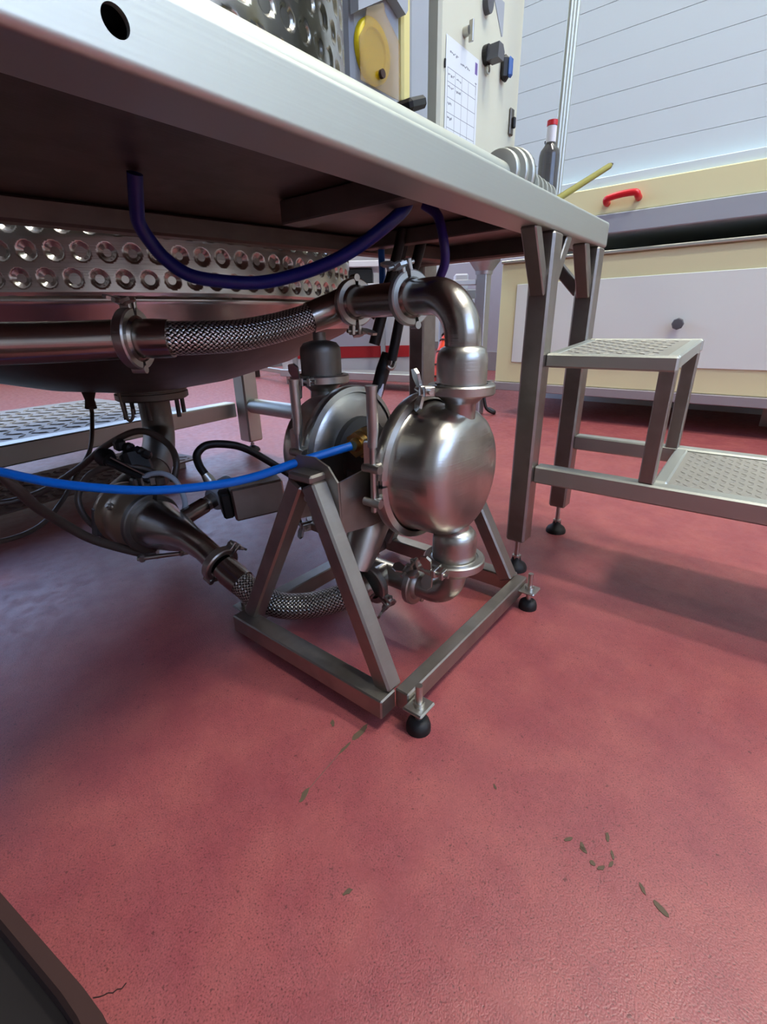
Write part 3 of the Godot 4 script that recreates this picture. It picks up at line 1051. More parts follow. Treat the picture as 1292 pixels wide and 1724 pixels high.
func pipework() -> void:
	var ax := 0.57
	var zf := -0.324
	var zb := -0.590
	var yt := 0.534
	# upper elbow: bell, riser, bend towards the back and a little away along the platform
	var h := V(0.25, 0, -0.968).normalized()
	var k0 := V(ax, yt, zf)
	var t := thing("elbow_pipe", "polished steel elbow with a bell-shaped base on the front pump outlet", "pipe", V(ax, 0.418, zf))
	var b := MB.new()
	var pts := [V(ax, 0.445, zf)]
	pts.append_array(bend(k0, Vector3.UP, h, 0.058))
	pts.append(k0 + h * 0.103)
	b.tube(pts, 0.0238, 32)
	obj("elbow", b, M.steel_pipe, t)
	b = MB.new()
	b.lathe(V(ax, 0, zf), Vector3.UP, [V2(0.0375, 0.4175), V2(0.0375, 0.421), V2(0.0335, 0.423), V2(0.0335, 0.455), V2(0.0325, 0.462), V2(0.029, 0.469), V2(0.0238, 0.472)], 36)
	obj("bell", b, M.steel_bright, t)
	b = MB.new()
	b.lathe(k0 + h * 0.104, h, [V2(0.0235, -0.008), V2(0.030, -0.001), V2(0.030, 0.001), V2(0.0, 0.001)], 28)
	obj("ferrule", b, M.steel_pipe, t)
	pipe_clamp("bright pipe clamp under the bell at the front pump outlet", V(ax, 0.4175, zf), Vector3.UP, 0.0395, V(-0.86, 0, -0.5), 0.014, M.steel_bright, 0.03)
	pipe_clamp("pale pipe clamp on the upper pipe nearest the elbow", k0 + h * 0.1065, h, 0.031, V(-0.25, 0.95, 0), 0.012, M.steel_beam)
	t = thing("straight_pipe", "dark steel straight pipe between two clamps above the pump", "pipe", k0 + h * 0.17)
	b = MB.new()
	b.tube([k0 + h * 0.110, k0 + h * 0.246], 0.0238, 28)
	obj("tube", b, M.steel_pipe, t)
	b = MB.new()
	b.lathe(k0 + h * 0.109, -h, [V2(0.0235, -0.008), V2(0.030, -0.001), V2(0.030, 0.001), V2(0.0, 0.001)], 28)
	obj("ferrule", b, M.steel_pipe, t)
	b = MB.new()
	b.lathe(k0 + h * 0.247, h, [V2(0.0235, -0.008), V2(0.030, -0.001), V2(0.030, 0.001), V2(0.0, 0.001)], 28)
	obj("ferrule", b, M.steel_pipe, t)
	pipe_clamp("dark pipe clamp where the upper braided hose meets the straight pipe", k0 + h * 0.2495, h, 0.031, V(-0.1, -0.8, 0.3), 0.013, M.steel, 0.03)
	# back outlet: bell with short riser
	t = thing("riser_pipe", "steel bell with a short riser on the rear pump outlet behind the braided hose", "pipe", V(ax, 0.418, zb))
	b = MB.new()
	b.lathe(V(ax, 0, zb), Vector3.UP, [V2(0.0375, 0.4175), V2(0.0375, 0.421), V2(0.0335, 0.423), V2(0.0335, 0.460), V2(0.0325, 0.467), V2(0.027, 0.474), V2(0.016, 0.477), V2(0.010, 0.478)], 36)
	obj("bell", b, M.steel_dull, t)
	b = MB.new()
	b.lathe(V(ax, 0, zb), Vector3.UP, [V2(0.0105, 0.476), V2(0.0105, 0.49), V2(0.0, 0.49)], 16)
	obj("cap", b, M.steel_dull, t)
	pipe_clamp("grey pipe clamp at the rear pump outlet", V(ax, 0.4175, zb), Vector3.UP, 0.0395, V(-0.95, 0, 0.3), 0.014, M.steel, 0.03)
	# lower manifold
	var yb := 0.092
	t = thing("lower_elbow", "steel elbow turning from the front pump inlet to the low manifold", "pipe", V(ax, yb, zf))
	b = MB.new()
	pts = [V(ax, 0.150, zf)]
	pts.append_array(bend(V(ax, yb, zf), Vector3.DOWN, Vector3.FORWARD, 0.042))
	pts.append(V(ax, yb, -0.392))
	b.tube(pts, 0.0205, 28)
	obj("elbow", b, M.steel, t)
	b = MB.new()
	b.lathe(V(ax, 0, zf), Vector3.UP, [V2(0.0405, 0.1595), V2(0.0405, 0.155), V2(0.036, 0.147), V2(0.0275, 0.139), V2(0.0205, 0.136)], 36)
	obj("cone", b, M.steel, t)
	b = MB.new()
	b.lathe(V(ax, yb, -0.392), Vector3.FORWARD, [V2(0.020, -0.008), V2(0.029, -0.001), V2(0.029, 0.002), V2(0.0, 0.002)], 28)
	obj("ferrule", b, M.steel, t)
	pipe_clamp("pipe clamp round the front pump inlet, wing nut to the left", V(ax, 0.1597, zf), Vector3.UP, 0.041, V(-0.93, 0, 0.1), 0.014, M.steel, 0.03)
	pipe_clamp("pipe clamp between the low elbow and the tee", V(ax, yb, -0.395), Vector3.FORWARD, 0.030, V(-0.3, 0.95, 0), 0.012, M.steel)
	t = thing("manifold_tee", "low steel tee joining both pump inlets to the lower braided hose", "pipe", V(ax, yb, zm_()))
	b = MB.new()
	b.tube([V(ax, yb, -0.398), V(ax, yb, -0.535)], 0.0205, 28)
	b.tube([V(ax, yb, zm_()), V(0.532, yb - 0.004, zm_() - 0.003)], 0.0205, 24)
	obj("tee_body", b, M.steel, t)
	b = MB.new()
	b.lathe(V(ax, yb, -0.398), Vector3.BACK, [V2(0.020, -0.008), V2(0.029, -0.001), V2(0.029, 0.001), V2(0.0, 0.001)], 28)
	obj("ferrule", b, M.steel, t)
	b = MB.new()
	b.lathe(V(0.532, yb - 0.004, zm_() - 0.003), V(-1, -0.1, -0.08), [V2(0.020, -0.008), V2(0.029, -0.001), V2(0.029, 0.001), V2(0.0, 0.001)], 28)
	obj("ferrule", b, M.steel, t)
	b = MB.new()
	b.lathe(V(ax, yb, -0.535), Vector3.FORWARD, [V2(0.020, -0.008), V2(0.029, -0.001), V2(0.029, 0.001), V2(0.0, 0.001)], 28)
	obj("ferrule", b, M.steel, t)
	pipe_clamp("pipe clamp joining the lower braided hose to the tee", V(0.529, yb - 0.0045, zm_() - 0.003), V(-1, -0.1, -0.08), 0.030, V(0, -0.5, 0.9), 0.012, M.steel)
	pipe_clamp("pipe clamp at the rear end of the tee, half hidden by the pump leg", V(ax, yb, -0.537), Vector3.FORWARD, 0.030, V(-0.2, 1, 0), 0.012, M.steel)
	t = thing("rear_elbow", "steel elbow from the tee up to the rear pump inlet", "pipe", V(ax, yb, zb))
	b = MB.new()
	pts = [V(ax, yb, -0.540)]
	pts.append_array(bend(V(ax, yb, zb), Vector3.FORWARD, Vector3.UP, 0.042))
	pts.append(V(ax, 0.150, zb))
	b.tube(pts, 0.0205, 24)
	obj("elbow", b, M.steel, t)
	b = MB.new()
	b.lathe(V(ax, 0, zb), Vector3.UP, [V2(0.0405, 0.1595), V2(0.0405, 0.155), V2(0.036, 0.147), V2(0.0275, 0.139), V2(0.0205, 0.136)], 32)
	obj("cone", b, M.steel, t)
	pipe_clamp("pipe clamp round the rear pump inlet", V(ax, 0.1597, zb), Vector3.UP, 0.041, V(-0.9, 0, -0.3), 0.014, M.steel, 0.03)

	# upper braided hose, then the rigid pipe along the tank
	t = thing("braided_hose", "upper braided steel hose curving along the tank to the pump", "hose", V(0.42, 0.49, -0.62))
	var path := spline([V(0.6345, 0.5335, -0.592), V(0.626, 0.526, -0.611), V(0.598, 0.514, -0.632), V(0.550, 0.502, -0.642), V(0.500, 0.494, -0.640), V(0.447, 0.488, -0.638), V(0.395, 0.487, -0.644), V(0.363, 0.487, -0.656), V(0.338, 0.4875, -0.670)], 7)
	b = MB.new()
	b.tube(path, 0.0225, 36, false)
	obj("braid", b, M.braid, t)
	b = MB.new()
	b.tube([k0 + h * 0.253, k0 + h * 0.262, path[0], path[4], path[8], path[12], path[15]], [0.0258, 0.0258, 0.0258, 0.0258, 0.0258, 0.0255, 0.0246], 28)
	b.lathe(k0 + h * 0.252, -h, [V2(0.0235, -0.006), V2(0.030, -0.001), V2(0.030, 0.001), V2(0, 0.001)], 28)
	obj("ferrule", b, M.steel_pipe, t)
	b = MB.new()
	b.tube([V(0.352, 0.4872, -0.652), V(0.338, 0.4875, -0.668), V(0.326, 0.4875, -0.686)], [0.0245, 0.0255, 0.0255], 28)
	b.lathe(V(0.322, 0.4875, -0.690), V(-0.5, 0, -0.75), [V2(0.024, -0.007), V2(0.032, -0.001), V2(0.032, 0.001), V2(0, 0.001)], 28)
	obj("ferrule", b, M.steel_pipe, t)
	pipe_clamp("dark pipe clamp with a square nut on the rigid pipe in front of the tank", V(0.320, 0.4875, -0.6925), V(-0.5, 0, -0.75), 0.034, V(0.1, 1.0, 0.1), 0.016, M.steel, 0.020)
	b = MB.new()
	b.tube([V(0.3185, 0.4875, -0.694), V(0.25, 0.486, -0.735), V(0.185, 0.486, -0.765), V(0.10, 0.487, -0.80), V(-0.15, 0.487, -0.90)], 0.0255, 32)
	solo("steel_pipe", b, M.steel_pipe, "plain steel pipe running left from the square-nut clamp in front of the tank", "pipe")

	# lower braided hose
	t = thing("braided_hose", "lower braided steel hose sagging to the floor between valve and pump", "hose", V(0.44, 0.05, -0.57))
	path = spline([V(0.409, 0.078, -0.680), V(0.414, 0.060, -0.640), V(0.430, 0.045, -0.590), V(0.462, 0.048, -0.540), V(0.498, 0.068, -0.490), V(0.520, 0.084, -0.464)], 8)
	b = MB.new()
	b.tube(path, 0.0225, 36, false)
	obj("braid", b, M.braid, t)
	b = MB.new()
	b.tube([V(0.404, 0.0945, -0.708), V(0.407, 0.085, -0.692), V(0.411, 0.072, -0.665)], [0.0235, 0.025, 0.0245], 26)
	obj("ferrule", b, M.steel_pipe, t)
	b = MB.new()
	b.tube([V(0.503, 0.072, -0.483), V(0.517, 0.082, -0.467), V(0.526, 0.0865, -0.461)], [0.0245, 0.024, 0.021], 26)
	obj("ferrule", b, M.steel_pipe, t)

func zm_() -> float:
	return -0.457

# ---------------------------------------------------------------- valve train under the tank outlet
func outlet_valve() -> void:
	var o := V(0.664, 0, -1.396)
	var t := thing("outlet_pipe", "dark steel pipe dropping from the tank outlet flange and turning to the valve", "pipe", V(0.664, 0.25, -1.396))
	var b := MB.new()
	var path := spline([V(0.664, 0.313, -1.396), V(0.664, 0.255, -1.396), V(0.650, 0.205, -1.375), V(0.600, 0.172, -1.30), V(0.52, 0.160, -1.175)], 7)
	b.tube(path, 0.043, 28)
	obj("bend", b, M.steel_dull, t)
	# butterfly valve body, facing the viewer's side
	var d := V(0.105, -0.06, 0.99).normalized()
	var c := V(0.382, 0.135, -0.974)
	t = thing("butterfly_valve", "brown-grey round valve body with a black lever under the tank outlet", "valve", c)
	b = MB.new()
	b.tube(spline([V(0.519, 0.160, -1.178), V(0.455, 0.150, -1.12), V(0.400, 0.140, -1.08), V(0.374, 0.136, -1.05)], 3), 0.046, 28)
	obj("inlet_neck", b, M.steel_dull, t)
	b = MB.new()
	b.lathe(c, d, [V2(0.0, -0.058), V2(0.058, -0.058), V2(0.064, -0.052), V2(0.066, -0.036), V2(0.0615, -0.031), V2(0.0615, -0.012), V2(0.0645, -0.008), V2(0.0645, 0.020), V2(0.060, 0.028), V2(0.060, 0.042), V2(0.0, 0.042)], 40)
	obj("valve_body", b, tan_metal(), t)
	b = MB.new()
	b.ring(c + d * 0.050, d, 0.046, 0.062, -0.007, 0.007, 40, 0.1, TAU - 0.1, V(0.2, 1, 0), 0.002)
	obj("band_clamp", b, M.steel_dull, t)
	for q in [V(-0.75, 0.62, 0.1), V(-0.3, -0.95, 0.1), V(0.8, 0.6, 0.1)]:
		b = MB.new()
		q = (q - d * q.dot(d)).normalized()
		b.lathe(c + q * 0.0648 + d * 0.004, q, [V2(0, 0), V2(0.0075, 0), V2(0.0075, 0.005), V2(0.0045, 0.006), V2(0.0045, 0.010), V2(0, 0.010)], 10)
		obj("screw", b, M.steel, t)
	# black lever and connector on top
	b = MB.new()
	b.tube([V(0.372, 0.256, -1.052), V(0.374, 0.254, -1.040), V(0.376, 0.250, -1.030)], [0.018, 0.020, 0.015], 18)
	b.bar(V(0.374, 0.250, -1.045), V(0.425, 0.205, -0.965), 0.030, 0.012, Vector3.UP, 0.004)
	obj("lever", b, M.black, t, "black lever handle")
	b = MB.new()
	b.bar(V(0.376, 0.257, -1.024), V(0.410, 0.222, -0.962), 0.003, 0.003, Vector3.UP, 0.0005)
	obj("lever_rod", b, M.steel, t)
	b = MB.new()
	for k in 4:
		b.box(V(0.410 + 0.011 * k, 0.272 - 0.007 * k, -1.052 + 0.014 * k), V(0.022, 0.024 - 0.003 * k, 0.022), Basis(Vector3.UP, 0.3 * k) * Basis(Vector3.RIGHT, 0.2 * k), 0.005)
	b.bar(V(0.425, 0.262, -1.035), V(0.425, 0.180, -1.00), 0.052, 0.034, Vector3.BACK, 0.008)
	obj("connector", b, M.black, t, "black cable connector")
	b = MB.new()
	for k in 5:
		b.box(V(0.395 + 0.010 * k, 0.204 + 0.002 * (k % 2), -0.985 + 0.008 * k), V(0.011, 0.020, 0.020), Basis(Vector3.UP, 0.4 * k), 0.003)
	obj("stem_bracket", b, M.steel_dull, t)
	b = MB.new()
	b.prism([V2(-0.024, 0.03), V2(0.010, 0.004), V2(0.016, -0.014), V2(-0.012, -0.024)], V(0.338, 0.098, -1.02), Basis(V(0.9, 0, 0.4), Vector3.UP, V(-0.4, 0, 0.9)), 0.006)
	b.box(V(0.322, 0.135, -1.015), V(0.022, 0.06, 0.02), Basis(Vector3.FORWARD, 0.2), 0.004)
	obj("side_bracket", b, M.cast, t)
	b = MB.new()
	var hd := V(0.365, 0.072, -0.905)
	b.tube([hd + V(-0.024, 0, -0.01), hd + V(0.052, 0.002, 0.05)], [0.005, 0.0045], 8)
	b.tube([hd + V(0.006, -0.006, 0.01), hd + V(0.012, 0.020, 0.01)], 0.0025, 6)
	b.box(hd + V(-0.018, 0, -0.006), V(0.012, 0.015, 0.015), Basis(), 0.003)
	b.box(hd + V(0.042, 0.002, 0.042), V(0.013, 0.011, 0.011), Basis(), 0.003)
	obj("clamp_screw", b, M.steel, t)
	# reducer to the lower pipe
	var r0 := V(0.389, 0.133, -0.915)
	t = thing("reducer_pipe", "steel reducer cone narrowing to a pipe that points at the lower hose", "pipe", r0)
	b = MB.new()
	var e := V(0.4035, 0.0965, -0.714)
	var e1 := V(0.402, 0.115, -0.760)
	var e2 := V(0.3965, 0.129, -0.795)
	b.tube([r0, V(0.3895, 0.1325, -0.895), V(0.3905, 0.132, -0.878), r0.lerp(e2, 0.62), e2, e1, e], [0.0510, 0.0500, 0.0455, 0.0375, 0.0255, 0.0225, 0.0225], 36)
	obj("cone", b, M.steel_pipe, t)
	b = MB.new()
	var sd := V(0.88, 0.16, -0.10).normalized()
	var s0 := V(0.410, 0.140, -0.868)
	b.tube([s0, s0 + sd * 0.072], 0.017, 20)
	obj("side_branch", b, M.steel_pipe, t)
	pipe_clamp("pipe clamp with an upright screw at the end of the reducer", V(0.4035, 0.0975, -0.716), V(0.05, -0.32, 0.94), 0.029, V(0.7, 0.75, 0.2), 0.016, M.steel, 0.014)
	# sensor on the side branch with its housing
	t = thing("level_sensor", "grey threaded sensor with a brown box housing beside the reducer", "sensor", V(0.52, 0.165, -0.87))
	b = MB.new()
	var s1 := s0 + sd * 0.073
	b.tube([s1, s1 + sd * 0.010], 0.0105, 14)
	b.lathe(s1 + sd * 0.008, sd, [V2(0, 0), V2(0.0175, 0), V2(0.0175, 0.016), V2(0, 0.016)], 6)
	obj("thread_nut", b, M.steel, t)
	b = MB.new()
	b.tube([s1 + sd * 0.022, s1 + sd * 0.040, s1 + sd * 0.060, s1 + sd * 0.075], [0.024, 0.030, 0.033, 0.033], 22)
	obj("sensor_head", b, M.gray_plastic, t, "grey plastic sensor head")
	b = MB.new()
	b.tube([V(0.506, 0.187, -0.872), V(0.503, 0.203, -0.882), V(0.500, 0.214, -0.888)], [0.013, 0.012, 0.009], 12)
	obj("cable_gland", b, M.steel, t)
	b = MB.new()
	var bx := Basis(V(0.90, 0.06, 0.43).normalized(), Vector3.UP, Vector3.ZERO)
	bx.z = bx.x.cross(bx.y).normalized()
	bx.y = bx.z.cross(bx.x)
	b.box(V(0.572, 0.158, -0.818), V(0.110, 0.072, 0.060), bx, 0.004)
	obj("housing", b, M.steel_leg, t)
	b = MB.new()
	b.box(V(0.572, 0.158, -0.818) - bx.x * 0.066, V(0.022, 0.055, 0.05), bx, 0.004)
	obj("end_block", b, M.black, t)

func tan_metal() -> Material:
	if not M.has("tan"):
		M.tan = tri(mat(Color(0.56, 0.49, 0.40), 0.4, 0.7), 4.0)
	return M.tan

# ---------------------------------------------------------------- hoses, cables
func cable(called: String, pts: Array, r: float, m: Material, label: String, category := "cable", group := "", per := 8) -> MeshInstance3D:
	var b := MB.new()
	b.tube(spline(pts, per), r, 12)
	return solo(called, b, m, label, category, group)

func hoses_and_cables() -> void:
	cable("air_hose", [V(0.02, 0.395, -0.90), V(0.12, 0.339, -0.81), V(0.146, 0.328, -0.771), V(0.190, 0.312, -0.706), V(0.255, 0.299, -0.634), V(0.311, 0.298, -0.582), V(0.366, 0.305, -0.536), V(0.423, 0.325, -0.488), V(0.486, 0.338, -0.452)], 0.0062, M.blue_hose, "bright blue air hose sagging across to the brass fitting on the pump", "hose")
	cable("navy_hose", [V(0.610, 0.668, -0.440), V(0.592, 0.646, -0.432), V(0.569, 0.625, -0.442), V(0.545, 0.601, -0.470), V(0.521, 0.581, -0.504), V(0.492, 0.566, -0.546), V(0.458, 0.557, -0.583), V(0.421, 0.558, -0.612), V(0.385, 0.565, -0.636), V(0.362, 0.583, -0.650), V(0.348, 0.603, -0.656), V(0.337, 0.622, -0.655), V(0.333, 0.640, -0.645), V(0.33, 0.668, -0.63)], 0.0088, M.navy_hose, "dark blue hose hanging in a long bow in front of the dimpled tank", "hose")
	cable("purple_hose", [V(0.705, 0.671, -0.480), V(0.711, 0.655, -0.459), V(0.708, 0.622, -0.445), V(0.715, 0.590, -0.445), V(0.738, 0.560, -0.470), V(0.82, 0.54, -0.50), V(0.905, 0.50, -0.525), V(0.92, 0.433, -0.525), V(0.885, 0.316, -0.50), V(0.86, 0.25, -0.49)], 0.0075, M.purple_hose, "purple hose hanging behind the top of the pump elbow", "hose")
	cable("short_hose", [V(0.86, 0.671, -0.69), V(0.872, 0.640, -0.70), V(0.88, 0.60, -0.705), V(0.885, 0.555, -0.71)], 0.007, M.blue_hose, "short blue hose end hanging behind the straight top pipe", "hose")
	# bundle of black hoses behind the top pipe
	var grp := "black hoses hanging behind the top pipe"
	for q in [[0.80, 0.0, 0.515, 0.010, 0.0], [0.835, 0.02, 0.46, 0.012, 0.02], [0.87, 0.0, 0.425, 0.011, 0.03]]:
		cable("black_hose", [V(q[0] + 0.04, 0.671, -0.62 - q[1]), V(q[0] + 0.03, 0.62, -0.63 - q[1]), V(q[0] + 0.01, 0.555, -0.645 - q[1]), V(q[0] - 0.012, q[2], -0.665 - q[1])], q[3], M.black, ["thin black hose hanging highest behind the top pipe", "thick black hose in the middle of the hanging bundle", "black hose hanging lowest with the spray gun"][int(q[4] * 100) - (1 if q[4] > 0 else 0) if q[4] > 0 else 0], "hose", grp)
	var t := thing("spray_gun", "black hand nozzle with a bright tip hanging in front of the dark platform leg", "nozzle", V(0.85, 0.40, -0.69))
	var b := MB.new()
	b.tube([V(0.872, 0.44, -0.688), V(0.862, 0.405, -0.693), V(0.846, 0.355, -0.70), V(0.84, 0.335, -0.702)], [0.012, 0.016, 0.015, 0.012], 12)
	obj("grip", b, M.black, t)
	b = MB.new()
	b.tube([V(0.851, 0.375, -0.688), V(0.841, 0.350, -0.690), V(0.836, 0.34, -0.692)], [0.006, 0.007, 0.005], 10)
	obj("tip", b, M.white, t, "bright metal tip")
	b = MB.new()
	b.tube(spline([V(0.875, 0.44, -0.675), V(0.862, 0.425, -0.660), V(0.845, 0.41, -0.655), V(0.835, 0.415, -0.66)], 4), 0.005, 8)
	obj("trigger", b, M.steel, t)
	# sensor cable
	cable("sensor_cable", [V(0.500, 0.214, -0.888), V(0.498, 0.232, -0.902), V(0.505, 0.252, -0.915), V(0.530, 0.266, -0.915), V(0.570, 0.262, -0.902), V(0.610, 0.245, -0.89), V(0.66, 0.205, -0.875), V(0.72, 0.15, -0.85)], 0.0085, M.black, "thick black cable arching from the sensor head behind the pump frame")
	# brown cables round the valve
	cable("brown_cable", [V(0.02, 0.20, -1.30), V(0.190, 0.158, -1.257), V(0.282, 0.161, -1.232), V(0.357, 0.211, -1.172), V(0.402, 0.266, -1.099), V(0.447, 0.298, -1.03), V(0.476, 0.274, -0.98), V(0.470, 0.240, -0.94), V(0.452, 0.200, -0.935)], 0.0070, M.brown_cable, "brown cable arching over the valve from the left edge")
	cable("brown_cable", [V(0.08, 0.36, -0.84), V(0.150, 0.318, -0.862), V(0.178, 0.274, -0.868), V(0.198, 0.237, -0.888), V(0.232, 0.190, -0.919), V(0.274, 0.138, -0.936), V(0.321, 0.098, -0.940), V(0.368, 0.066, -0.936), V(0.385, 0.064, -0.93)], 0.0085, M.brown_cable, "thick ribbed cable running down from the blue hose to the valve underside")
	cable("brown_cable", [V(0.4755, 0.318, -1.342), V(0.4725, 0.296, -1.339), V(0.426, 0.230, -1.269), V(0.368, 0.184, -1.2265), V(0.300, 0.150, -1.15), V(0.23, 0.135, -1.08), V(0.15, 0.145, -1.04), V(0.05, 0.19, -1.0)], 0.0050, M.brown_cable, "thin cable dropping from the plug under the tank towards the left edge")
	cable("brown_cable", [V(0.452, 0.205, -0.975), V(0.425, 0.226, -1.00), V(0.377, 0.237, -1.030), V(0.341, 0.221, -1.060), V(0.314, 0.182, -1.068), V(0.309, 0.147, -1.052), V(0.319, 0.118, -1.022), V(0.335, 0.105, -1.01)], 0.0065, M.brown_cable, "cable loop curled round the left side of the valve body")
	cable("grey_cable", [V(0.405, 0.205, -0.985), V(0.417, 0.220, -0.962), V(0.434, 0.224, -0.931), V(0.446, 0.207, -0.907), V(0.442, 0.173, -0.880), V(0.438, 0.150, -0.885)], 0.0055, M.gray_plastic, "grey cable looped over the front of the valve body")
	var pl := thing("cable_plug", "dark tapered plug hanging from the tank bottom left of the flange", "plug", V(0.48, 0.36, -1.35))
	b = MB.new()
	b.tube([V(0.492, 0.40, -1.37), V(0.487, 0.365, -1.36), V(0.480, 0.335, -1.35), V(0.4755, 0.315, -1.342)], [0.026, 0.020, 0.011, 0.014], 12)
	obj("sleeve", b, M.rust, pl)
	cable("hook_rod", [V(0.548, 0.40, -1.34), V(0.550, 0.30, -1.335), V(0.556, 0.272, -1.33), V(0.567, 0.278, -1.328), V(0.570, 0.30, -1.328)], 0.004, M.steel_dull, "thin bent steel rod hanging beside the outlet flange", "rod")

# ---------------------------------------------------------------- things on the deck
func on_deck() -> void:
	# pipe lying on the deck behind the beam
	var t := thing("deck_pipe", "bright steel pipe lying along the platform edge with flanges at its end", "pipe", V(0.5, 0.713, -0.392))
	var b := MB.new()
	b.tube([V(-0.30, 0.7020, -0.388), V(0.765, 0.7020, -0.388)], 0.0205, 24)
	obj("tube", b, M.steel_beam, t)
	for q in [[0.765, 0.031, 0.012], [0.785, 0.037, 0.010], [0.803, 0.040, 0.010]]:
		b = MB.new()
		b.lathe(V(q[0], 0.7075, -0.388), Vector3.RIGHT, [V2(0, 0), V2(q[1] - 0.002, 0), V2(q[1], 0.002), V2(q[1], q[2] - 0.002), V2(q[1] - 0.002, q[2]), V2(0, q[2])], 28)
		obj("flange_ring", b, M.steel_beam, t)
	b = MB.new()
	b.lathe(V(0.813, 0.7075, -0.388), Vector3.RIGHT, [V2(0.040, 0), V2(0.030, 0.02), V2(0.019, 0.035), V2(0.019, 0.05), V2(0, 0.05)], 24)
	obj("reducer", b, M.steel_beam, t)
	for k in 5:
		b = MB.new()
		var x := 0.858 + k * 0.022
		b.lathe(V(x, 0.7055, -0.388), Vector3.RIGHT, [V2(0.012, 0), V2(0.024 - 0.001 * k, 0.003), V2(0.024 - 0.001 * k, 0.009), V2(0.012, 0.013)], 20)
		obj("bellows_ring", b, M.steel_beam, t)
	b = MB.new()
	b.tube([V(0.855, 0.7055, -0.388), V(0.975, 0.7055, -0.388)], 0.014, 16)
	obj("spigot", b, M.steel, t)

	# control cabinet
	var z := -0.62
	t = thing("control_cabinet", "grey-cream control cabinet with a black rotary switch and a paper chart, on the platform", "cabinet", V(1.13, 0.68, -0.7))
	b = MB.new()
	b.span(0.958, 1.308, 0.70, 1.55, -0.84, z, 0.006)
	obj("body", b, M.enclosure, t)
	b = MB.new()
	b.span(1.00, 1.03, 0.678, 0.70, -0.75, -0.70); b.span(1.05, 1.08, 0.678, 0.70, -0.75, -0.70)
	obj("plinth", b, M.gray_dark, t)
	var knob := func(x: float, y: float, rx: float, ry: float, dep: float, called: String, m: Material, lab: String) -> void:
		var q := MB.new()
		var pts := []
		for k in 20:
			var g := TAU * k / 20.0
			pts.append(V2(cos(g) * rx, sin(g) * ry))
		q.prism(pts, V(x, y, z), Basis(Vector3.RIGHT, Vector3.UP, Vector3.BACK), dep)
		obj(called, q, m, t, lab)
	knob.call(1.124, 1.105, 0.014, 0.024, 0.012, "indicator_lens", M.gray_dark, "dark oval indicator")
	knob.call(1.132, 1.020, 0.015, 0.017, 0.010, "switch_collar", M.black, "black switch collar")
	b = MB.new()
	b.prism([V2(-0.013, -0.012), V2(0.013, -0.012), V2(0.016, 0.004), V2(0.008, 0.014), V2(-0.010, 0.014)], V(1.134, 1.018, z + 0.010), Basis(Vector3.RIGHT, Vector3.UP, Vector3.BACK), 0.026)
	obj("rotary_knob", b, M.gray_dark, t, "dark grey rotary switch knob")
	b = MB.new()
	b.ring(V(1.137, 0.998, z + 0.006), Vector3.BACK, 0.006, 0.0085, -0.0015, 0.0015, 16)
	obj("lock_ring", b, M.steel, t)
	b = MB.new()
	b.box(V(1.212, 1.021, z + 0.008), V(0.022, 0.046, 0.018), Basis(), 0.007)
	obj("button_housing", b, M.black, t)
	b = MB.new()
	b.box(V(1.214, 1.021, z + 0.019), V(0.015, 0.036, 0.010), Basis(), 0.004)
	obj("button_lens", b, M.blue_lens, t, "blue push button")
	b = MB.new()
	b.tube([V(1.044, 1.028, z), V(1.044, 1.028, z + 0.012)], 0.008, 12)
	b.box(V(1.044, 1.026, z + 0.016), V(0.004, 0.034, 0.010), Basis(), 0.001)
	obj("key_lock", b, M.steel, t, "small key lock")
	b = MB.new()
	b.box(V(1.270, 0.940, z + 0.003), V(0.018, 0.052, 0.006), Basis(), 0.002)
	obj("latch_plate", b, M.steel_dull, t)
	b = MB.new()
	b.box(V(1.272, 0.938, z + 0.009), V(0.008, 0.022, 0.008), Basis(), 0.002)
	obj("latch_lever", b, M.black, t)
	b = MB.new()
	b.prism([V2(1.150, 1.130), V2(1.205, 1.130), V2(1.205, 1.075), V2(1.20, 1.073)], V(0, 0, z), Basis(Vector3.RIGHT, Vector3.UP, Vector3.BACK), 0.001)
	obj("warning_label", b, M.gray_plastic, t, "grey triangular sticker")
	# paper chart with ruled lines
	var im := Image.create(256, 384, false, Image.FORMAT_RGB8)
	im.fill(Color(0.83, 0.86, 0.88))
	var ink := Color(0.45, 0.47, 0.52)
	for y in [96, 140, 190, 240, 290, 336]:
		im.fill_rect(Rect2i(14, y, 226, 2), ink)
	for x in [14, 72, 124, 176, 238]:
		im.fill_rect(Rect2i(x, 96, 2, 242), ink)
	rng.seed = 31
	for r in [[30, 40, 60], [110, 52, 70], [20, 112, 46], [80, 150, 30], [82, 112, 36], [20, 152, 40], [20, 204, 30], [20, 252, 36], [80, 302, 30]]:
		var x: int = r[0]
		while x < r[0] + r[2]:
			var w := 3 + rng.randi() % 6
			im.fill_rect(Rect2i(x, r[1] + rng.randi() % 5, w, 2 + rng.randi() % 7), Color(0.4, 0.42, 0.47))
			x += w + 2
	im.fill_rect(Rect2i(226, 16, 20, 40), Color(0.42, 0.36, 0.6))
	im.fill_rect(Rect2i(230, 84, 14, 4), ink); im.fill_rect(Rect2i(236, 84, 3, 42), ink)
	var pm := mat(Color(1, 1, 1), 0.7)
	pm.albedo_texture = ImageTexture.create_from_image(im)
	var sheet := MeshInstance3D.new()
	var qm := QuadMesh.new()
	qm.size = Vector2(0.128, 0.185)
	sheet.mesh = qm
	sheet.material_override = pm
	sheet.name = "paper_chart"
	t.add_child(sheet, true)
	sheet.position = V(1.0415, 0.912, z + 0.0012) - t.position
	sheet.set_meta("label", "paper chart with a ruled table")
	b = MB.new()
	b.box(V(0.974, 0.960, z + 0.002), V(0.004, 0.014, 0.003), Basis(), 0.001)
	obj("magnet", b, M.black, t)

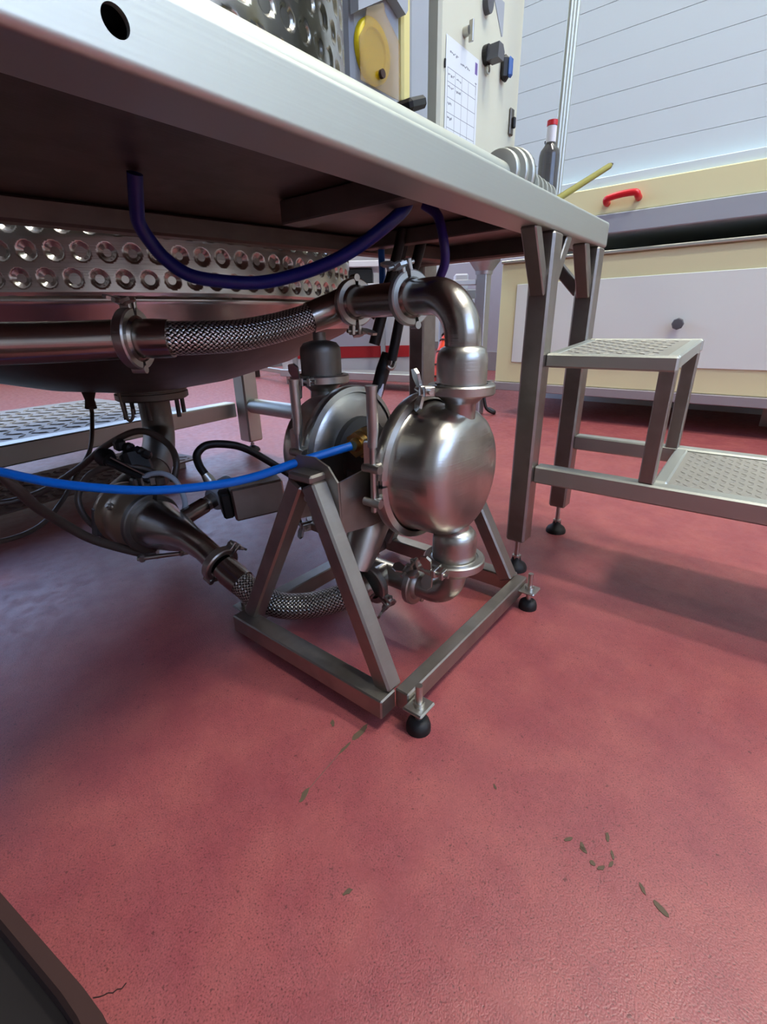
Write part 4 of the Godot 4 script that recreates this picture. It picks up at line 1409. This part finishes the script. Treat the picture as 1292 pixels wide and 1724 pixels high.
	# neighbouring grey post box
	t = thing("grey_pillar", "tall blue-grey sheet-metal pillar standing left of the control cabinet", "post", V(0.9, 0.68, -0.66))
	b = MB.new()
	b.span(0.866, 0.926, 0.68, 1.55, -0.76, -0.622, 0.004)
	obj("shell", b, M.gray_plastic, t)
	b = MB.new()
	b.span(0.9275, 0.942, 0.68, 1.55, -0.74, -0.66, 0.0)
	obj("gap_strip", b, M.rust, t, "brown strip in the gap")
	# socket box with an amber flap
	t = thing("power_socket", "grey wall socket box with a round yellow lid behind an amber flap", "socket", V(0.78, 0.85, -0.65))
	z = -0.60
	b = MB.new()
	b.span(0.686, 0.808, 0.842, 1.12, -0.622, z, 0.006)
	obj("box", b, M.gray_plastic, t)
	b = MB.new()
	b.span(0.8085, 0.832, 0.852, 1.12, -0.655, z + 0.004, 0.004)
	obj("side_rail", b, M.yellow_pale, t, "pale yellow side rail")
	b = MB.new()
	b.prism([V2(0.684, 0.922), V2(0.755, 0.962), V2(0.768, 0.970), V2(0.800, 0.958), V2(0.806, 0.965), V2(0.806, 1.12), V2(0.684, 1.12)], V(0, 0, z + 0.0005), Basis(Vector3.RIGHT, Vector3.UP, Vector3.BACK), 0.016)
	obj("hood", b, M.gray_plastic, t)
	b = MB.new()
	b.lathe(V(0.730, 0.893, z + 0.0005), Vector3.BACK, [V2(0.040, 0), V2(0.040, 0.006), V2(0.037, 0.009), V2(0.027, 0.009), V2(0.025, 0.006), V2(0, 0.005)], 36)
	obj("round_lid", b, M.yellow, t, "yellow round socket lid")
	b = MB.new()
	b.prism([V2(0.690, 0.846), V2(0.790, 0.846), V2(0.790, 0.920), V2(0.752, 0.944), V2(0.748, 0.955), V2(0.708, 0.935), V2(0.704, 0.915), V2(0.690, 0.897)], V(0, 0, z + 0.0105), Basis(Vector3.RIGHT, Vector3.UP, Vector3.BACK), 0.002)
	obj("amber_flap", b, M.amber, t, "translucent amber flap")
	b = MB.new()
	b.tube([V(0.738, 0.866, z + 0.013), V(0.738, 0.866, z + 0.018)], 0.006, 14)
	obj("catch", b, M.rust, t)
	b = MB.new()
	b.box(V(0.812, 0.845, z + 0.012), V(0.05, 0.018, 0.05), Basis(Vector3.BACK, 0.35), 0.005)
	obj("cable_entry", b, M.black, t)
	b = MB.new()
	b.span(0.70, 0.73, 0.680, 0.842, -0.655, -0.63)
	obj("stand", b, M.gray_dark, t)

	# upright pipes and a sight bottle at the platform end
	var grp := "upright pipes at the platform end"
	for q in [[1.285, 0.0055, "thin upright steel pipe, nearest the bottle in the row of three"], [1.303, 0.0055, "thin upright steel pipe, middle one of the row of three"], [1.321, 0.0065, "thin upright steel pipe, nearest the plank wall in the row of three"]]:
		b = MB.new()
		b.tube([V(q[0], 0.0, -0.505), V(q[0], 1.9, -0.505)], q[1], 12)
		solo("upright_pipe", b, M.steel_beam, q[2], "pipe", grp)
	t = thing("sight_bottle", "dark smoky bottle with a white neck and red cap beside the upright pipes", "bottle", V(1.232, 0.69, -0.5))
	b = MB.new()
	b.lathe(V(1.232, 0, -0.5), Vector3.UP, [V2(0, 0.69), V2(0.022, 0.69), V2(0.023, 0.70), V2(0.023, 0.842), V2(0.021, 0.852), V2(0.013, 0.862), V2(0.011, 0.868), V2(0, 0.868)], 22)
	obj("body", b, M.smoke, t)
	b = MB.new()
	b.tube([V(1.232, 0.868, -0.5), V(1.232, 0.898, -0.5)], 0.0105, 14)
	obj("neck", b, M.white, t, "white neck")
	b = MB.new()
	b.tube([V(1.232, 0.8985, -0.5), V(1.232, 0.908, -0.5)], 0.0115, 14)
	obj("cap", b, M.red, t, "red cap")
	b = MB.new()
	b.bar(V(1.235, 0.872, -0.512), V(1.278, 0.880, -0.512), 0.008, 0.006, Vector3.UP, 0.001)
	obj("holder", b, M.black, t)
	b = MB.new()
	b.bar(V(1.151, 0.675, -0.50), V(1.262, 0.675, -0.50), 0.05, 0.010, Vector3.UP, 0.002)
	obj("shelf", b, M.steel, t)
	t = thing("yellow_rod", "olive-yellow rod with a dark tip sticking up from the platform corner", "rod", V(0.94, 0.69, -0.365))
	b = MB.new()
	b.tube([V(0.935, 0.6925, -0.365), V(1.228, 0.801, -0.365)], 0.0058, 6)
	obj("shaft", b, M.olive, t)
	b = MB.new()
	b.tube([V(1.228, 0.801, -0.365), V(1.249, 0.809, -0.365)], [0.0058, 0.0012], 6)
	obj("tip", b, M.black, t)

# ---------------------------------------------------------------- cold cabinet and plank wall on the right
func cold_cabinet() -> void:
	var X := 2.6
	var zl := -1.258
	var zr := 2.2
	# wall of horizontal white panels above
	var wx := 2.66
	var b := MB.new()
	b.span(wx + 0.02, 4.6, 1.0, CEIL, -1.33, 3.0)
	b.span(3.32, 4.6, 0.0, 1.0, -1.33, 3.0)
	var w := struct("wall_right", b, M.panel_white)
	var y := 1.106
	while y < CEIL - 0.02:
		b = MB.new()
		b.span(wx, wx + 0.0195, y + 0.0006, minf(y + 0.1044, CEIL - 0.005), -1.33, 2.98, 0.0009)
		obj("wall_panel", b, M.panel_white, w)
		y += 0.105
	var t := thing("insulated_cabinet", "cream insulated cabinet with a white front panel and a red-handled top door behind the stair", "cabinet", V(X, 0, 0.2))
	b = MB.new()
	b.span(X, 3.32, 0.18, 0.785, zl, zr, 0.004)
	obj("body", b, M.cream, t)
	b = MB.new()
	b.span(X - 0.006, X - 0.0005, 0.290, 0.683, -1.163, zr - 0.1, 0.002)
	obj("white_panel", b, M.white_board, t, "large white front panel")
	b = MB.new()
	b.span(X - 0.010, X + 0.03, 0.135, 0.1795, zl - 0.01, zr, 0.003)
	obj("grey_skirt", b, M.grey_skirt, t)
	b = MB.new()
	b.span(X - 0.016, wx + 0.02, 0.7855, 0.800, zl, zr, 0.003)
	obj("ledge", b, M.steel_beam, t)
	for z in [zl + 0.05, 0.0, 1.0, 2.1]:
		b = MB.new()
		b.span(X + 0.35, X + 0.40, 0.0, 0.18, z, z + 0.05)
		obj("cabinet_foot", b, M.steel_leg, t)
	b = MB.new()
	b.span(X - 0.012, 3.32, 0.868, 0.949, zl, zr, 0.004)
	obj("steel_strip", b, M.gray_plastic, t, "blue-grey steel strip")
	b = MB.new()
	b.span(X, wx, 0.9495, 1.062, zl, zr, 0.004)
	obj("top_door", b, M.cream, t)
	b = MB.new()
	b.span(X + 0.02, wx, 1.063, 1.104, zl, zr, 0.003)
	obj("white_rail", b, M.panel_white, t)
	b = MB.new()
	var hy := 1.008
	b.tube(spline([V(X, hy - 0.016, -0.760), V(X - 0.025, hy - 0.014, -0.760), V(X - 0.038, hy - 0.004, -0.752), V(X - 0.040, hy + 0.004, -0.700), V(X - 0.038, hy + 0.004, -0.640), V(X - 0.026, hy - 0.008, -0.630), V(X, hy - 0.012, -0.630)], 5), 0.0135, 12)
	obj("handle", b, M.red, t, "red bow handle")
	b = MB.new()
	b.lathe(V(X - 0.006, 0.478, -0.380), Vector3.LEFT, [V2(0, 0), V2(0.012, 0), V2(0.012, 0.018), V2(0.022, 0.020), V2(0.025, 0.028), V2(0.021, 0.036), V2(0, 0.037)], 8)
	obj("knob", b, M.gray_dark, t, "black knob")

# ---------------------------------------------------------------- far things seen under the platform
func background() -> void:
	# low grey walkway on short legs
	var t := thing("low_walkway", "low grey walkway on short legs across the far red floor", "walkway", V(3.4, 0, -3.0))
	var d := V(0.126, 0, 0.992)
	var n := V(0.992, 0, -0.126)
	var a := V(2.94, 0.10, -3.55)
	var b := MB.new()
	b.box(a + d * 0.70 + n * 0.20, V(0.34, 0.03, 1.4), Basis(n, Vector3.UP, n.cross(Vector3.UP)), 0.004)
	obj("deck", b, M.steel_far, t)
	b = MB.new()
	b.bar(a - d * 0.02, a + d * 1.42, 0.05, 0.06, Vector3.UP, 0.004)
	obj("front_rail", b, M.steel_beam, t)
	for q in [[0.05, 0.03], [0.05, 0.33], [1.35, 0.03], [1.35, 0.33]]:
		b = MB.new()
		var p: Vector3 = a + d * q[0] + n * q[1]
		b.span(p.x - 0.025, p.x + 0.025, 0.0, 0.09, p.z - 0.025, p.z + 0.025, 0.002)
		obj("leg", b, M.steel_leg, t)
	# second low frame further left
	t = thing("low_stand", "low grey stand with two short legs beside the walkway", "stand", V(3.2, 0, -4.3))
	b = MB.new()
	b.bar(V(3.22, 0.10, -4.36), V(3.02, 0.10, -3.66), 0.04, 0.04, Vector3.UP, 0.003)
	b.bar(V(3.24, 0.10, -4.36), V(3.9, 0.10, -4.4), 0.04, 0.04, Vector3.UP, 0.003)
	obj("frame", b, M.steel_beam, t)
	for p in [V(3.22, 0, -4.34), V(3.88, 0, -4.38)]:
		b = MB.new()
		b.span(p.x - 0.03, p.x + 0.03, 0.0, 0.08, p.z - 0.03, p.z + 0.03, 0.002)
		obj("leg", b, M.cast, t)
	# white partition with a red strip behind the walkway
	var e := V(0.62, 0, 0.785)
	var m := V(0.785, 0, -0.62)
	b = MB.new()
	b.box(V(4.28, 0.39, -3.48) - e * 0.25, V(0.05, 0.78, 1.7), Basis(m, Vector3.UP, e), 0.004)
	var low := solo("partition", b, M.wall_white, "low white partition standing on the far floor behind the walkway", "partition")
	b = MB.new()
	b.box(V(4.28, 0.22, -3.48) - e * 0.25 - m * 0.0335, V(0.016, 0.12, 1.68), Basis(m, Vector3.UP, e), 0.003)
	obj("red_strip", b, M.red_coving, low, "red strip along the lower part")
	# shelf table with a dark crate
	t = thing("shelf_table", "steel table with a white top and an open shelf seen right of the tank", "table", V(3.6, 0, -3.1))
	var o := V(3.60, 0, -3.30)
	var tb := Basis(m, Vector3.UP, e)
	b = MB.new()
	b.box(o - e * 0.12 + m * 0.3 + V(0, 1.024, 0), V(0.6, 0.05, 0.95), tb, 0.004)
	obj("table_top", b, M.white, t)
	b = MB.new()
	b.box(o - e * 0.12 + m * 0.3 + V(0, 0.848, 0), V(0.58, 0.022, 0.93), tb, 0.003)
	obj("shelf", b, M.white, t)
	b = MB.new()
	b.box(o - e * 0.12 + m * 0.3 + V(0, 0.770, 0), V(0.56, 0.022, 0.92), tb, 0.003)
	obj("shelf", b, M.white, t)
	for q in [[-0.56, 0.03], [0.32, 0.03], [-0.56, 0.57], [0.32, 0.57]]:
		b = MB.new()
		b.box(o + e * q[0] + m * q[1] + V(0, 0.499, 0), V(0.045, 0.998, 0.045), tb, 0.003)
		obj("leg", b, M.steel_far, t)
	b = MB.new()
	b.box(o - e * 0.14 + m * 0.3 + V(0, 0.924, 0), V(0.48, 0.125, 0.74), tb, 0.006)
	solo("dark_crate", b, M.black, "black crate on the shelf of the steel table", "crate")
	t = thing("white_bottle", "small white bottle standing beside the shelf table on a bracket", "bottle", V(3.72, 0.766, -2.72))
	b = MB.new()
	var wbp := o + e * 0.43 + m * 0.10
	b.lathe(V(wbp.x, 0.860, wbp.z), Vector3.UP, [V2(0, 0), V2(0.03, 0), V2(0.03, 0.075), V2(0.013, 0.095), V2(0.013, 0.11), V2(0, 0.11)], 14)
	obj("body", b, M.white, t)
	b = MB.new()
	b.box(wbp + V(0, 0.852, 0) - e * 0.03, V(0.06, 0.012, 0.12), tb, 0.002)
	obj("bracket", b, M.steel_far, t)
	# flared-head steel post stand
	t = thing("post_stand", "steel stand with a flared post head and cross rails seen behind the pump elbow", "stand", V(2.5, 0, -1.35))
	b = MB.new()
	b.span(2.475, 2.535, 0.0, 0.745, -1.345, -1.285, 0.004)
	obj("post", b, M.steel_far, t)
	b = MB.new()
	b.lathe(V(2.505, 0, -1.315), Vector3.UP, [V2(0.0, 0.735), V2(0.046, 0.735), V2(0.048, 0.752), V2(0.086, 0.80), V2(0.086, 0.86), V2(0.0, 0.86)], 4, 0.0, TAU, V(1, 0, 1), 0.99)
	obj("flared_head", b, M.steel_far, t)
	for q in [[0.70, 0.026], [0.605, 0.032]]:
		b = MB.new()
		b.bar(V(2.50, q[0], -1.346), V(2.355, q[0], -1.53), 0.03, q[1], Vector3.UP, 0.003)
		obj("cross_rail", b, M.steel_far, t)
	b = MB.new()
	b.span(2.315, 2.365, 0.0, 0.90, -1.59, -1.54, 0.004)
	obj("post", b, M.steel_far, t)
	b = MB.new()
	b.box(V(3.36, 0.36, -1.95), V(0.3, 0.72, 0.3), Basis(Vector3.UP, 0.6), 0.006)
	solo("far_cabinet", b, M.gray_plastic, "grey cabinet carrying the small white box", "cabinet")
	b = MB.new()
	b.box(V(3.36, 0.775, -1.95), V(0.12, 0.11, 0.10), Basis(Vector3.UP, 0.6), 0.01)
	solo("white_box", b, M.white, "small white box behind the flared post stand", "box")
	# mauve-grey partition behind the stand
	b = MB.new()
	b.span(5.0, 5.1, 0.0, 1.10, -3.1, -1.9, 0.004)
	var pt := solo("partition", b, M.mauve, "mauve-grey partition behind the flared post stand", "partition")
	b = MB.new()
	b.span(4.98, 4.9995, 0.0, 0.20, -3.1, -1.9, 0.003)
	obj("skirting", b, M.grey_skirt, pt)
	# hanging orange net
	t = thing("orange_net", "orange net bag with a blue cord end hanging behind the pump elbow", "bag", V(1.72, 0.2, -1.07))
	var np := [V(1.775, 0.515, -1.07), V(1.755, 0.46, -1.069), V(1.734, 0.43, -1.068), V(1.700, 0.364, -1.067), V(1.676, 0.297, -1.06), V(1.668, 0.262, -1.055)]
	b = MB.new()
	b.tube(spline(np, 3), [0.006, 0.008, 0.011, 0.014, 0.016, 0.018, 0.02, 0.021, 0.022, 0.022, 0.021, 0.02, 0.019, 0.016, 0.013, 0.009], 10)
	obj("net", b, M.orange, t)
	var sp := spline(np, 3)
	for k in 5:
		b = MB.new()
		b.ring(sp[4 + k * 2], (sp[5 + k * 2] - sp[4 + k * 2]), 0.014, 0.0235, -0.0025, 0.0025, 12)
		obj("net_cord", b, M.rust, t)
	b = MB.new()
	b.tube([V(1.655, 0.305, -1.045), V(1.650, 0.272, -1.045)], 0.008, 8)
	obj("cord_end", b, M.blue_hose, t, "blue cord end")
	b = MB.new()
	b.bar(V(1.776, 0.516, -1.071), V(2.33, 0.62, -1.538), 0.008, 0.008, Vector3.UP, 0.001)
	obj("hanger", b, M.steel_leg, t)
	# black cable lying on the far floor
	cable("floor_cable", [V(2.50, 0.10, -1.27), V(2.50, 0.04, -1.25), V(2.53, 0.012, -1.22), V(2.58, 0.012, -1.24), V(2.61, 0.02, -1.29)], 0.009, M.black, "black cable curling to the floor by the cabinet end")

# ---------------------------------------------------------------- near the viewer
func near_things() -> void:
	var t := thing("dark_bin", "dark brown plastic bin with a rounded rim in the lower left corner", "bin", V(-0.12, 0, -0.25))
	# rim outline in plan, on y = 0.15
	var rim := [V2(-0.045, -0.56), V2(-0.0108, -0.331), V2(0.0042, -0.233), V2(0.0062, -0.213), V2(0.0060, -0.195), V2(0.001, -0.176), V2(-0.012, -0.160), V2(-0.035, -0.150), V2(-0.10, -0.150), V2(-0.26, -0.17), V2(-0.31, -0.20), V2(-0.33, -0.25), V2(-0.36, -0.50), V2(-0.34, -0.57), V2(-0.28, -0.60), V2(-0.10, -0.60)]
	var b := MB.new()
	var c := V2(-0.16, -0.37)
	var ring := func(k: float, y: float) -> Array:
		var out := []
		for p in rim:
			out.append(V(c.x + (p.x - c.x) * k, y, c.y + (p.y - c.y) * k))
		out.append(out[0])
		return out
	var loops := [ring.call(0.93, 0.002), ring.call(0.985, 0.140), ring.call(1.0, 0.147), ring.call(0.998, 0.150), ring.call(0.945, 0.150), ring.call(0.93, 0.145), ring.call(0.90, 0.05)]
	for l in loops.size() - 1:
		for i in rim.size():
			var mid: Vector3 = (loops[l][i] + loops[l][i + 1]) / 2.0
			var h := V(mid.x - c.x, 0, mid.z - c.y).normalized()
			if l >= 4: h = -h
			if l == 3 or l == 2: h += Vector3.UP * 3.0
			b.poly([loops[l][i], loops[l][i + 1], loops[l + 1][i + 1], loops[l + 1][i]], h)
	obj("rim_and_wall", b, M.brown, t)
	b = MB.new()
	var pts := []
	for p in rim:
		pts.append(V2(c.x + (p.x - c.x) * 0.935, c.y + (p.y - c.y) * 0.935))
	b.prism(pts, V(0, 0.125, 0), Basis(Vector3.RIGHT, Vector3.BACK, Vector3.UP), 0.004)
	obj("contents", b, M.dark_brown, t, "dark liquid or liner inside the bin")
